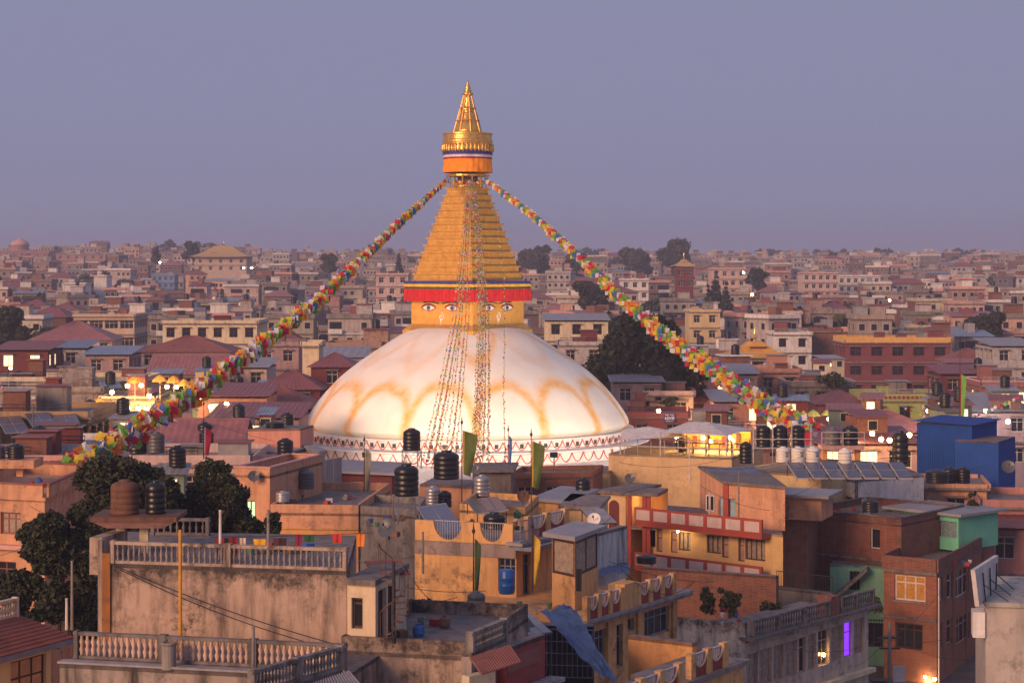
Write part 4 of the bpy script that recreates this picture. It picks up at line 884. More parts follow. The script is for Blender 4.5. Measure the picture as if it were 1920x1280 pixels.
# tanks, heaters, white house
for i in range(3): tank_px(1431+32*i, 838, 125, 28, 42, ['first', 'second', 'third'][i] + ' of three big black tanks in a row on the railed platform')
pf = thing('tank_platform', 'white railed steel platform under the three big black tanks', 'platform', W(1464,866,125)); o_ = pf.location
obj('deck', MB().box(-1.9,1.9,-.7,.7,.9,.96), M_RAIL, pf)
for x in (-1.8,-.6,.6,1.8): obj('leg', MB().bar((x,-.65,0),(x,-.65,2.4),.04), M_RAIL, pf)
obj('rail', MB().bar((-1.9,-.66,1.5),(1.9,-.66,1.5),.03).bar((-1.9,-.66,2.4),(1.9,-.66,2.4),.03), M_RAIL, pf)
for i in range(3): tank_px(1468+28*i, 866, 123, 25, 29, 'white water tank, ' + ['first', 'second', 'third'][i] + ' of the row below the black tanks', M_TANKW)
tank_px(1398, 868, 122, 24, 40, 'black tank on a stand beside the blue shed door of the restaurant')
for i in range(7):
    x = 1478 + 32*i; quad_panel('solar_heater', ['first','second','third','fourth','fifth','sixth','last'][i] + ' tilted solar water heater of the row on the cream block', [W(x+16,896,119), W(x+42,896,119), W(x+22,866,122), W(x-4,866,122)], M_SOLAR, 'solar heater', M_RAIL, 1, 2, .06, True, 'solar heaters in a row', 9.2)
tank_px(1584, 872, 122, 24, 32, 'white tank with a steel cylinder on top among the solar heaters', M_TANKW)
A, B = WZ(1540,893,8.7), WZ(1602,901,8.7); f = Face(A, B); building('white_house', 'small white-fronted house with a wide brown window, right of the solar heaters', B3(A, B, 6), -1, 8.7, M_WHITE, {0: [(f.rect(1552,927,1599,975), dict(nx=3, tr=0, fm=M_WFRAME, bar=.1))]})
C = WZ(1731,889,8.7); building('concrete_house', 'streaky bare concrete flank wall beside the white-fronted house', [f.pt(f.w+.02), C, C + Vector((-.5, 8, 0))], -1, 8.68, plaster((.34,.30,.28), .9))
tank_px(1632, 960, 112, 30, 24, 'black tank on the brick roof below the concrete flank wall')
for i, (a, b) in enumerate((((1352,908),(1327,880)), ((1399,906),(1368,876)))):
    quad_panel('solar_array', ['left', 'right'][i] + ' pair of grey solar panels above the rooftop rooms', [W(a[0],a[1],113), W(a[0]+46,a[1]-4,113), W(b[0]+42,b[1]-5,116.5), W(b[0],b[1],116.5)], M_SOLAR, 'solar panel', M_ALU, 2, 2, .05, True, None, 9.9)

# brick buildings on the right
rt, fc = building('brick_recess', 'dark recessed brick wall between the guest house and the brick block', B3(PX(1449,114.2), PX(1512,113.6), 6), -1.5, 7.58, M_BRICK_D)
A, B = PX(1498,118.4), PX(1690,114.2); f = Face(A, B)
rt, fc = building('brick_building', 'upper red brick block with dark coping and a small black window', B3(A, B, 8), -1.5, 7.2, M_BRICK, {0: [(f.rect(1632,990,1650,1028), dict(nx=1, tr=0, fm=M_WFRAME))]}, par=.35, parmat=M_BRICK_D, coping=M_CONC_D); face_box(rt, 'ledge', fc[0], 0, fc[0].w, 0, .15, 5.0, 5.12, M_CONC)
A, B, C = WZ(1657,1070,5.0), WZ(1756,1079,5.0), WZ(1862,1022,5.0); f, g = Face(A, B), Face(B, C)
wl0 = [(f.rect(1677,1078,1735,1126), dict(nx=3, tr=.3, fm=M_WFRAME, pm=M_CURTO, bar=.09, sill=M_CONC)), (f.rect(1678,1168,1730,1216), dict(nx=3, tr=.25, fm=M_WOOD, pm=M_GLASS, bar=.09))]
wl1 = [(g.rect(*r), dict(nx=n, tr=.3, fm=M_WFRAME if r[1] < 1130 else M_PFRAME, bar=.07)) for r, n in (((1760,1082,1768,1126),1), ((1775,1075,1786,1121),1), ((1792,1066,1816,1116),3), ((1760,1168,1768,1212),1), ((1775,1160,1786,1206),1), ((1793,1153,1818,1202),3))]
rt, fc = building('brick_building', 'two-storey red brick corner building with amber curtained window and white pipe', [A, B, C], -1.5, 5.0, brick_mat((.36,.10,.05), (.26,.075,.04)), {0: wl0, 1: wl1}, par=.75, parmat=M_BRICK_D, slab=.12, slabmat=M_CONC_D)
face_box(rt, 'ledge', fc[0], -.1, fc[0].w, 0, .12, 2.45, 2.58, M_CONC_D); obj('rain_pipe', MB().bar(fc[1].pt(.0,.12,-1)-rt.location, fc[1].pt(.0,.12,4.9)-rt.location, .05), M_WFRAME, rt)
for k in (.27, .5, .8): face_box(rt, 'pilaster', fc[1], fc[1].w*k-.12, fc[1].w*k+.12, 0, .06, -1.5, 4.9, brick_mat((.36,.10,.05), (.26,.075,.04)))
A, B = PX(1556,115.2), PX(1657,114.4); f = Face(A, B)
rt, fc = building('mint_stairwell', 'recessed mint green stairwell between the brick buildings', B3(A, B, 4), -1.5, 4.8, M_MINT, {0: [(f.rect(1593,1070,1612,1105), dict(nx=3, tr=0, fm=M_IRON)), (f.rect(1620,1160,1656,1212), dict(nx=2, tr=0, fm=M_WOOD))]})
off = rt.location; obj('stair_soffit', MB().hexa([f.pt(0,.0,2.6)-off, f.pt(.1,.9,2.6)-off, f.pt(2.2,.9,4.6)-off, f.pt(2.2,0,4.6)-off, f.pt(0,0,2.9)-off, f.pt(.1,.9,2.9)-off, f.pt(2.2,.9,4.8)-off, f.pt(2.2,0,4.8)-off]), M_CONC, rt); railing(rt, f, 1.6, f.w, 1.6, .8, .14, .02, M_MINT, (1, .1), .5)
A, B = PX(1672,120.6), PX(1797,117); f = Face(A, B)
rt, fc = building('mint_shed', 'mint green rooftop shed with striped curtains and grey sheet roof', B3(A, B, 4), 5.3, 7.35, plaster((.16,.52,.36), .12), {0: [(f.rect(1716,974,1794,1004), dict(nx=8, tr=0, fm=M_BFRAME, pm=simple('teal_curtain', (.16,.24,.25), .9, 0, .5, 8), bar=.05)), (f.rect(1694,974,1713,1004), dict(nx=2, tr=0, fm=M_BFRAME, pm=M_LITG))]}, slab=.45, slabmat=M_TINGREY)
ch = thing('chair', 'dark wooden chair on the brick roof in front of the mint shed', 'chair', f.pt(f.s(1755), .9, 5.35))
obj('seat', MB().box(-.22,.22,-.22,.22,.42,.46), M_IRON, ch); obj('backrest', MB().box(-.22,-.18,-.22,.22,.75,.98).box(-.22,-.19,-.02,.02,.46,.75), M_IRON, ch)
for sx in (-.2,.2):
    for sy in (-.2,.2): obj('leg', MB().bar((sx,sy,0),(sx,sy,.42 if sx > 0 else .98),.02,4), M_IRON, ch)
# corner building with curtained window bays
zt = 6.2; A, B, C = WZ(1262,1188,zt), WZ(1398,1200,zt), WZ(1628,1137,zt); g = Face(B, C)
bays = [(1401,1421,1228),(1424,1447,1219),(1450,1469,1212),(1472,1495,1205),(1498,1511,1198),(1515,1530,1192),(1534,1555,1184),(1558,1580,1176),(1583,1598,1169),(1601,1621,1162)]; wl = []
for i, (a, b, y) in enumerate(bays):
    r = g.rect(a, y-4, b, y+62); wl.append((r, dict(nx=2 if b-a > 18 else 1, tr=.3, fm=M_PFRAME, pm=M_GLASS if i in (4, 6) else (glow('violet_sign', (.22,.03,1.0), 1.6) if i == 8 else M_CURT), bar=.06)))
rt, fc = building('corner_building', 'old corner building with pink-framed curtained window bays and dark balustrade', [A, B, C], -1.5, zt, plaster((.58,.47,.38), .5), {1: wl}, roof=M_ROOF); f, g = fc[0], fc[1]
face_box(rt, 'stained_parapet', f, 0, f.w, -.2, .02, zt-1.6, zt+.72, mould_plaster((.60,.55,.52), 5.9, 6.9)); face_box(rt, 'cornice', g, -.2, g.w+.4, -.2, .5, zt+.012, zt+.14, M_CONC_D); balustrade(rt, g.sub(0, g.w, .3), .1, g.w*.62, zt+.14, .72, M_CONC_D, 1.9, .2, .06); face_box(rt, 'brick_pier', g, g.w*.63, g.w*.70, -.4, .3, zt+.14, zt+1.0, M_BRICK); balustrade(rt, g.sub(0, g.w, .3), g.w*.71, g.w, zt+.14, .72, M_CONC_D, 1.9, .2, .06)
face_box(rt, 'string_course', g, 0, g.w+.2, 0, .3, 3.2, 3.4, M_CREAM)
bulb(g.pt(g.s(1545), -.02, 4.6), .09, 'yellow lamp behind the corner building window', M_BULB)
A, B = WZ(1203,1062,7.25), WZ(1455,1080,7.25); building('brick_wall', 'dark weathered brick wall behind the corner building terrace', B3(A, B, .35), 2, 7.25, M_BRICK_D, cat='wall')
A, B = WZ(1455,1100,5.9), WZ(1560,1112,5.9); rt, fc = building('yard_wall', 'dark plaster yard wall with iron pickets beside the brick building', B3(A, B, .3), -1, 5.9, M_CONC_D, cat='wall'); railing(rt, fc[0], 0, fc[0].w, 5.91, .8, .13, .014, M_IRON)
# right edge building and billboard
A, B = WZ(1848,1136,10.0), WZ(1990,1140,10.0); rt, fc = building('grey_building', 'plain grey plastered block at the right edge', B3(A, B, 6), 3, 10.0, plaster((.46,.40,.36), .35), slab=.1, slabmat=plaster((.42,.40,.36), .5)); face_box(rt, 'white_box', fc[0], -.45, -.02, -.8, .1, 8.9, 9.8, M_WHITE)
bb = thing('billboard', 'pale billboard seen from behind on iron struts, right edge', 'billboard', W(1850,1128,70.5)); o_ = bb.location; P_ = [W(1836,1136,69.6)-o_, W(1868,1110,74)-o_, W(1872,1040,74)-o_, W(1828,1068,69.6)-o_]; nn = Vector((-.15,.02,0))
obj('board', MB().hexa([P_[0], P_[1], P_[1]+nn, P_[0]+nn, P_[3], P_[2], P_[2]+nn, P_[3]+nn]), simple('board_paint', (.60,.56,.52), .5), bb)
for u in (.2, .5, .8):
    a = P_[0].lerp(P_[1], u); b = P_[3].lerp(P_[2], u); obj('strut', MB().bar(a+Vector((.1,0,0)), b+Vector((.1,0,-.2)), .03).bar(a+Vector((.1,0,.05)), a+Vector((1.0,0,.0)), .03).bar(b+Vector((.1,0,-.6)), a+Vector((1.0,0,.0)), .02), M_IRON, bb)
# peach house, left edge
A, B, C = PX(-60,93.5), PX(84,92), PX(172,101); f, g = Face(A, B), Face(B, C); z1 = 11.2
rt, fc = building('peach_house', 'peach house with brown window and long plain parapet, left edge', [A, B, C], 0, z1, M_PEACH, {0: [(f.rect(1,960,39,1001), dict(nx=3, tr=.3, fm=M_TILE, pm=M_CURT, bar=.08)), (f.rect(-10,1052,30,1100), dict(nx=2, tr=.3, fm=M_TILE))]}, slab=.2, slabmat=M_PEACH, par=.55, coping=M_TILE); face_box(rt, 'ledge', fc[0], 0, fc[0].w, 0, .4, 8.9, 9.1, M_PINK)
tp = thing('tank_deck', 'peach concrete deck on a column with black tanks, left edge', 'tank deck', PX(38,97).xy.to_3d() + Vector((0,0,11.8))); obj('column', MB().box(-.16,.16,-.16,.16,0,.45), M_PEACH, tp); obj('deck', MB().box(-2.6,.85,-.8,1.2,.45,.85), M_PEACH, tp)
tank(tp.location + Vector((-.2,0,.86)), .8, .72, 'black tank on the peach deck, left edge'); tank(tp.location + Vector((-1.15,.1,.86)), .8, .7, 'grey-black tank cut by the left frame edge', M_TANKG)
# street at the lower right
st = struct(obj('street', MB().box(20,30,108,150,-1.02,-.97), plaster((.10,.08,.075), .4))); st['label'] = 'narrow lane between the brick and corner buildings'
for i, (px, py, Y) in enumerate(((1690,1272,104), (1735,1268,110), (1752,1272,108), (1800,1255,118))): bulb(W(px,py,Y), .1, 'warm shop lamp in the lane below the brick corner building', M_BULB, 90)
ep = thing('electric_pole', 'electric pole with white sign board and tangled wires above the lane', 'pole', (W(1668,1280,98).x, 98, -1)); obj('shaft', MB().lathe([(.12,0),(.09,5.5)], 8), M_CONC, ep); obj('crossarm', MB().box(-.6,.6,-.05,.05,4.7,4.8).box(-.5,.5,-.05,.05,4.2,4.28), M_IRON, ep); obj('sign_board', MB().box(.15,.75,-.12,-.08,2.6,3.4), M_WFRAME, ep); obj('transformer', MB().box(-.9,-.2,-.3,.3,2.2,2.7), M_IRON, ep)
def wire(a, b, sag, label, r=.012):
    pts = [a.lerp(b, k/14) - Vector((0,0,sag*4*(k/14)*(1-k/14))) for k in range(15)]
    return tag(obj('wire', MB().tube([p - a for p in pts], r, 4), M_IRON, None, a), label, 'wire', 'overhead wires')
e0 = W(1668,1195,98)
for i, (px, py, Y, s) in enumerate(((1540,1165,92,.3),(1900,1150,80,.5),(1770,1100,108,.3),(1480,1215,80,.4),(1860,1230,90,.6),(1600,1250,90,.3))): wire(e0 + Vector((0,0,.1*i-.2)), W(px,py,Y), s, ['highest','second','third','fourth','fifth','lowest'][i] + ' black overhead wire fanning from the electric pole')
wire(W(205,1055,58.2), W(640,1210,56), .15, 'upper black cable slanting across the stained concrete wall', .014); wire(W(215,1062,58.2), W(630,1218,56), .2, 'lower black cable slanting across the stained concrete wall', .014)
# big tanks, stands, dishes and panels in the centre
for (px, py, Y, w, h, lab, sh) in ((762,928,92,46,58,'big black wrapped tank on a steel stand, left of the scalloped house',50), (772,843,128,33,40,'black tank on a tall stand in front of the dome',34)):
    tank_px(px, py, Y, w, h, lab); s = sh*Y/FPX; p = W(px, py, Y); stand(p - Vector((0,0,s+.0)), w*Y/FPX*.9, s-.003, 'steel stand under the ' + lab.split(',')[0].replace('on a steel stand', '').strip())
for (px, py, Y, w, h, lab, m) in ((837,897,108,48,52,'pair-sized black tank behind the green flag',M_TANK), (812,945,95,28,34,'steel cylinder tank beside the big wrapped tank',M_STEEL), (903,930,98,29,40,'galvanised round tank below the dark roof slab',M_STEEL), (834,950,94,26,30,'low black tank between the steel tanks',M_TANK),
    (927,1006,81,42,46,'black tank behind the scalloped parapet railing',M_TANK), (1093,935,104,28,40,'black tank with small panel on the roof right of the flags',M_TANK), (1212,1055,101,38,15,'squat black tank in front of the lower red balcony',M_TANK), (574,915,100,31,36,'dark grey tank on a roof stand by the corrugated fence',M_TANKG), (530,940,96,26,20,'steel and blue drum by the corrugated fence',M_STEEL),
    (516,803,136,36,13,'flat black tank on the salmon block',M_TANK), (258,850,118,35,40,'black tank of the pair in front of the red tin roof',M_TANK), (293,848,118,32,38,'grey tank of the pair in front of the red tin roof',M_TANKG), (1688,868,128,30,60,'tall black tank left of the blue shed',M_TANK), (1780,905,118,26,30,'left black tank in front of the blue shed',M_TANK), (1806,905,118,26,30,'right black tank in front of the blue shed',M_TANK), (1757,905,116,44,25,'wide low black tank cluster below the blue shed',M_TANK),
    (1562,838,132,28,36,'grey tank on the orange railed tower',M_TANKG), (1594,838,132,30,40,'black tank on the orange railed tower',M_TANK), (893,1152,68,34,44,'grey metal drum on the terrace below the ochre wall',M_TANKG)): tank_px(px, py, Y, w, h, lab, m)
ot = thing('tank_tower', 'orange concrete tank tower with white rails, right', 'tank tower', W(1577,862,132)); obj('deck', MB().box(-1.4,1.4,-.8,.9,.75,1.0), M_PINK, ot)
for x in (-1.1, 0, 1.1): obj('column', MB().box(x-.15,x+.15,-.3,.3,-.6,.75), M_ORANGE, ot)
obj('rail', MB().bar((-1.4,-.8,1.5),(1.4,-.8,1.5),.025).bar((-1.4,-.8,1.9),(1.4,-.8,1.9),.025).bar((-1.4,-.8,1),(-1.4,-.8,1.9),.025).bar((0,-.8,1),(0,-.8,1.9),.025).bar((1.4,-.8,1),(1.4,-.8,1.9),.025), M_RAIL, ot)
for (px, py, Y, r, lab, m) in ((728,1012,70,.36,'grey satellite dish by the scalloped house',M_TANKG), (895,892,105,.26,'small dish on the dark roof slab',M_TANKG), (981,945,90,.3,'rust red satellite dish on a mast',M_RUST), (1181,908,114,.3,'grey dish on the stair tower roof',M_TANKG), (1114,988,88,.3,'white dish beside the sheet awning',M_TANKW), (476,905,96,.28,'grey dish on the narrow peach house',M_TANKG), (1890,890,115,.4,'grey dish near the right edge',M_TANKG)): dish(W(px,py,Y), r, lab, rnd.uniform(-.6,.6), .5, m)
quad_panel('solar_array', 'large grey solar panel tilted over the scalloped parapet', [W(815,1006,80.5), W(873,1000,80.5), W(836,942,86), W(782,950,86)], M_SOLAR, 'solar panel', M_ALU, 2, 1, .05, True, None, 11.36)
quad_panel('solar_array', 'three-section solar panel behind the scalloped parapet', [W(893,962,88), W(953,955,88), W(933,930,92), W(872,936,92)], M_SOLAR, 'solar panel', M_ALU, 3, 1, .05, True, None, 10.6)
quad_panel('sheet_awning', 'tilted grey sheet awning beside the white dish', [W(1112,982,92), W(1158,980,92), W(1130,952,96), W(1088,954,96)], M_TINGREY, 'awning', M_IRON, 2, 1, .04, True, None, 9.4)
# big green flags on poles, laundry
def pole_flag(px, ytop, ybot, Y, f0, f1, wpx, mat, edge, lab):
    s = Y/FPX; p = W(px, ybot, Y); h = (ybot-ytop)*s; t = thing('pole_flag', lab, 'flag', p); obj('pole', MB().bar((0,0,0),(0,0,h),.035,6,.02), M_WOOD, t); obj('finial', MB().lathe([(.03,h),(.07,h+.1),(.03,h+.18),(.01,h+.4)], 6), M_IRON, t)
    z1_, z0_ = (ybot-f0)*s, (ybot-f1)*s; w = wpx*s; n = 8
    def cl(a, b, mt, nm, dy=0):
        mb = MB()
        for j in range(n+1):
            z = z1_ + (z0_-z1_)*j/n
            for k in range(5): x = a + (b-a)*k/4; q = x/w; mb.v.append((.04 + x*(1-.5*(j/n)**1.5), .10*math.sin(q*4+j*.5)*q + dy, z - .25*q*(1 if j < 4 else .6)))
        for j in range(n):
            for k in range(4): mb.f.append((j*5+k, j*5+k+1, (j+1)*5+k+1, (j+1)*5+k))
        obj(nm, mb, mt, t, smooth=True)
    cl(0, w*.14, edge, 'border'); cl(w*.14, w, mat, 'cloth')
M_FG = simple('green_flag', (.10,.14,.035), .85); M_FY = simple('yellow_edge', (.55,.33,.03), .85); M_FD = simple('dark_flag', (.05,.09,.03), .85)
pole_flag(866,795,965,98,806,888,28,M_FG,M_FY,'tall green flag with yellow border on a pole in front of the dome'); pole_flag(996,818,985,94,826,912,24,M_FG,M_FY,'second green flag right of the tall one, in front of the stupa skirt')
pole_flag(888,1000,1140,70,1008,1106,12,M_FD,M_FG,'narrow dark green flag hanging before the ochre wall'); pole_flag(998,990,1110,66,1000,1092,13,M_FY,M_FG,'narrow yellow flag hanging before the glazed room'); pole_flag(683,828,935,104,840,920,12,simple('mixed_flag', (.20,.20,.17), .85),M_FY,'pale tattered flag on a pole in front of the stupa skirt, left'); pole_flag(953,808,905,120,815,880,6,FLAGC[0],FLAGC[2],'thin furled flag pole before the garlands')
pole_flag(382,760,860,120,800,850,14,FLAGC[2],FLAGC[1],'red and white flag on a pole over the red tin roof'); pole_flag(1800,640,850,150,700,800,10,FLAGC[3],FLAGC[2],'tall furled flag pole right of the blue shed')
lc = [('maroon', (.20,.02,.03)), ('black', (.02,.02,.025)), ('dark red', (.30,.03,.03)), ('cream', (.60,.48,.38)), ('yellow', (.70,.36,.02)), ('patterned', (.08,.03,.04)), ('wine', (.22,.02,.05)), ('green', (.02,.10,.04)), ('scarlet', (.50,.04,.03)), ('orange', (.72,.22,.03))]
for (px, w, h, py, Y, c) in ((412,18,36,1007,58.5,0),(424,12,24,1008,58.5,1),(438,17,34,1007,58.4,2),(455,12,32,1008,58.4,3),(487,24,18,1010,58.2,4),(525,26,26,1008,58,5),(560,14,26,1001,58,6),(580,20,12,1003,58,7),(632,18,18,1000,58,8),(676,16,26,998,58,9),(1085,12,42,1066,69.5,1),(848,18,32,1170,62.8,6)):
    s = Y/FPX; mb = MB(); rr = random.Random(px); k = 6
    for j in range(4):
        for i in range(k+1): mb.v.append(((i/k-.5)*w*s*(1-.05*j), .03*math.sin(i*1.9+rr.random()), -h*s*j/3))
    for j in range(3):
        for i in range(k): mb.f.append((j*(k+1)+i, j*(k+1)+i+1, (j+1)*(k+1)+i+1, (j+1)*(k+1)+i))
    tag(obj('laundry', mb, simple('cloth_' + lc[c][0], lc[c][1], .9), None, W(px,py,Y), 0, True), lc[c][0] + ' laundry cloth hanging on the roof line, %d px wide' % w if 0 else lc[c][0] + ' cloth drying on a rooftop washing line', 'laundry', 'laundry on the lines')
wire(W(395,1006,58.6), W(700,998,57.9), .03, 'washing line stretched above the weathered building roof', .01)
for (px, y0, y1, Y, lab) in ((413,960,1048,58,'white upright pipe on the weathered building roof'), (503,960,1046,57.5,'pale square post by the washing line'), (135,1055,1180,64,'grey leaning post between the tree and the weathered building'), (125,1125,1180,62,'short white post beside the tiled roof'), (475,1180,1290,50,'thin concrete post before the slanting balustrade'), (1293,850,905,124,'white pipe at the restaurant corner'), (1385,885,985,108,'tall grey pipe on the guest house balcony'), (1330,925,990,109,'white pipe before the rooftop rooms'), (793,1000,1075,76,'thin iron rod over the ochre house'), (62,760,850,130,'tall orange lamp post at the left')):
    s = Y/FPX; pole(W(px,y1,Y), (y1-y0)*s, .05, lab, M_WFRAME if 'white' in lab else M_CONC)
# ------------------------------------------------------------------ houses around and behind the stupa
COVER = [1280.0]*1920                      # per photo column: highest roof already standing in front
FOOT = []; AUTH = []; hr = random.Random(5)
def cover_update(px0, px1, py):
    for x in range(max(0, int(px0)), min(1919, int(px1)) + 1): COVER[x] = min(COVER[x], py)
def span(px0, px1, Y, yaw):
    A = PX(px0, Y); u = (px1-960)/FPX; c, s = math.cos(yaw), math.sin(yaw); w = (u*A.y - A.x)/(c - u*s); return A, A + Vector((c*w, s*w, 0))
def gable(root, faces, z, mat, h=1.3, ov=.4, hip=False, n=None, wallmat=None, ribs=True):
    f0, f1 = faces[0], faces[1]; off = root.location; d = f1.w; w = f0.w; n = n or max(8, int(w/.45))
    P = lambda t, dd, zz: f0.pt(t, -dd, zz) - off
    i = min(w*.45, d*.5) if hip else 0.0
    a, b = P(-ov,-ov,z-.15), P(w+ov,-ov,z-.15); r0, r1 = P(-ov*(not hip)+i, d/2, z+h), P(w+ov*(not hip)-i, d/2, z+h); c, e = P(w+ov,d+ov,z-.15), P(-ov,d+ov,z-.15)
    if ribs: corr(root, 'roof_slope', [a,b,r1,r0], mat, n, .03)
    else: obj('roof_slope', MB().quad(a,b,r1,r0), mat, root)
    obj('roof_slope', MB().quad(c,e,r0,r1), mat, root)
    if hip: obj('roof_hip', MB().add([b,c,r1],[(0,1,2)]), mat, root); obj('roof_hip', MB().add([e,a,r0],[(0,1,2)]), mat, root)
    else:
        for t in (0, w): obj('gable_end', MB().add([P(t,0,z), P(t,d,z), P(t,d/2,z+h-.08)], [(0,1,2)]), wallmat or mat, root)
    obj('ridge', MB().bar(r0, r1, .07, 5), mat, root)
def house(px0, px1, pyt, Y, depth, yaw, fl, mat, roof, label, name='house', fh=2.9, wk=None, par=.45, roofmat=None, cw=2.3, nowin=False, group='houses around the stupa', rh=1.4, bands=True, coping=None, z0=None, parmat=None):
    A, B = span(px0, px1, Y, R(yaw)); z1 = zof(pyt, Y) - (par + .17 if roof == 'flat' else (rh if roof in ('gable','hip') else .1)); f = Face(A, B); pts = [A, B, f.pt(f.w, -depth)]
    c = f.pt(f.w/2, -depth/2); FOOT.append((c.x, c.y, max(f.w, depth)*.62))
    if Y < 345: cover_update(px0, px1, pyt)
    AUTH.append((px0, px1, pyt, Y, fl*fh*FPX/Y)); zg = ground_z(c.x, c.y) - .5 if z0 is None else z0
    p4_ = [Vector(p) for p in pts] + [f.pt(0, -depth)]; wins = {}
    if not nowin:
        for i in range(4):
            g = Face(p4_[i], p4_[(i+1) % 4]); mid = g.pt(g.w/2)
            if g.n.dot(mid) < -.15*mid.length and g.w > 2.2:
                k = dict(nx=2, tr=.3, fm=M_WFRAME, pm=M_GLASS, panes=False); k.update(wk or {}); lit = k.pop('lit', 0); ww = k.pop('ww', 1.2); wh = k.pop('wh', 1.35)
                l = auto_wins(g, z1, fl, fh, cw, ww, wh, **k)
                for q, (r, kk) in enumerate(l):
                    if lit and (q*7+3) % 10 < lit*10: kk['pm'] = M_LIT
                wins[i] = l
    rt, fc = building(name, label, pts, zg, z1, mat, wins, roof=roofmat or M_ROOF, par=par if roof == 'flat' else 0, slab=.3 if roof == 'flat' else 0, slabmat=M_SLAB, coping=coping, parmat=parmat, group=group, cat='house')
    if bands and not nowin:
        for j in range(1, fl):
            for i in wins: face_box(rt, 'floor_band', fc[i], 0, fc[i].w, 0, .28, z1 - fh*j - .08, z1 - fh*j + .1, M_SLAB)
    if not nowin:
        for i in wins:
            for (r, kk) in wins[i]: face_box(rt, 'sunshade', fc[i], r[0]-.15, r[1]+.15, .002, .45, r[3]+.08, r[3]+.15, M_SLAB)
    if roof == 'flat' and f.w > 4:
        t_ = rt['top']; w_ = f.w
        for q in range(2 if w_ < 8 else 4):
            a = hr.uniform(.2, w_-2.2); b = a + hr.uniform(1.2, 2.4); d0 = -hr.uniform(.4, depth*.5); hh = hr.uniform(.7, 2.1)
            sh_ = face_box(rt, 'roof_shack', fc[0], a, b, d0-1.6, d0, t_+.003, t_+hh, hr.choice([M_TINGREY, M_TINRED, M_BRICK_D, M_CONC, M_TINPINK, mat, M_MAROON])); obj('shack_roof', hexface(MB(), fc[0], a-.2, b+.2, d0-1.8, d0+.25, t_+hh+.003, t_+hh+.07, rt.location), hr.choice([M_TINGREY, M_TINRED, M_SLAB]), sh_)
        railing(rt, fc[0], .2, w_*hr.uniform(.4,.95), t_+(par if par else 0), .5, .8, .02, hr.choice([M_RAIL, M_IRON]), (1.0, .5), .1)
    if roof == 'gable': gable(rt, fc, z1, roofmat or M_TINRED, rh, wallmat=mat)
    if roof == 'hip': gable(rt, fc, z1, roofmat or M_TILE, rh, .5, True)
    if roof == 'shed':
        w, d = fc[0].w, depth; P = lambda t, dd, z: fc[0].pt(t, -dd, z) - rt.location
        corr(rt, 'roof_sheet', [P(-.4,-.6,z1+.1), P(w+.4,-.6,z1+.1), P(w+.4,d+.3,z1+.1+rh*.5), P(-.4,d+.3,z1+.1+rh*.5)], roofmat or M_TINGREY, max(8, int(w/.4)), .03)
    return rt, fc
wkl = dict(lit=.3)
M_MAUVE = plaster((.42,.27,.27), .35); M_PALEPINK = plaster((.64,.46,.42), .3); M_GREYW = plaster((.50,.46,.46), .45)
# left of the dome
house(-20,190,724,190,14,0,1,plaster((.34,.29,.28), .7),'flat','long grey weathered wall building at the far left', nowin=True)
house(-20,272,706,200,8,0,1,M_CREAM,'flat','long cream parapet building behind the grey wall, left', nowin=True)
house(-10,90,655,236,8,0,2,M_MAROON,'shed','maroon shed house with lit windows, far left', wk=dict(lit=.5), roofmat=M_TINRED)
house(55,210,604,300,12,4,2,M_PALEPINK,'hip','house with broad pinkish hipped roof, left', roofmat=M_TINPINK, rh=2.6)
house(138,252,588,335,12,0,2,plaster((.60,.44,.32), .2),'flat','tan modern block with wide dark windows, left', wk=dict(ww=2.2, nx=3))
house(305,482,600,292,12,0,3,M_CREAM,'flat','long cream apartment building with canopied windows, left', wk=dict(fm=M_WOOD))
house(262,432,632,262,10,0,2,M_PALEPINK,'hip','house with brown tiled hipped roof and white railing, left', roofmat=M_TILE, rh=1.8)
house(105,160,652,250,8,0,2,M_GREYW,'shed','small grey house with solar roof, left', roofmat=M_SOLAR)
house(160,242,664,240,8,0,2,M_MAUVE,'shed','shack with pale blue sheet roof, left', roofmat=M_TINBLUE)
house(278,420,668,236,10,0,2,M_MAUVE,'gable','open hall with dusty red gabled roof and solar panels, left', roofmat=M_TINPINK, rh=2.0)
house(480,560,640,250,9,0,3,M_MAUVE,'flat','mauve flat-roofed house left of the dome')
house(420,500,688,225,9,0,2,M_PALEPINK,'shed','pale pink house with grey sheet roof left of the dome')
house(567,598,640,216,5,0,3,M_CREAM,'flat','narrow pale concrete tower house beside the dome', nowin=True)
house(583,662,664,212,7,0,2,M_MAROON,'hip','small maroon house with red hipped roof beside the dome', roofmat=M_TINRED, rh=1.2)
house(480,600,698,205,8,0,2,M_MAROON,'hip','maroon house with long red roof against the left edge of the dome', roofmat=M_TINRED, rh=1.6)
house(440,592,728,186,9,3,2,M_MAROON,'hip','red-roofed house with lit windows left of the dome', roofmat=M_TILE, rh=1.8, wk=dict(lit=.4))
house(372,500,742,178,8,0,2,plaster((.40,.20,.15), .3),'shed','brown shop house with lit upper windows below the flag string', wk=dict(lit=.6), roofmat=M_TINRED)
house(395,560,782,165,8,0,2,M_MAUVE,'shed','house with bright white lit windows left of the dome base', wk=dict(lit=.7), roofmat=M_TINRED)
house(190,290,742,184,8,0,1,M_CREAM,'flat','restaurant block with lit roof terrace and yellow umbrellas, left', nowin=True, par=.2)
house(160,262,768,166,12,8,1,plaster((.50,.30,.14), .2),'hip','house with wide brown tiled roof behind the flag string, left', roofmat=sheet('brown_tile', (.20,.085,.07)), rh=3.2, nowin=True)
house(-20,166,770,150,10,0,2,plaster((.42,.27,.14), .3),'flat','tan-eaved house with dark windows and solar panels on top, far left', wk=dict(ww=2.4, nx=3, fm=M_WOOD))
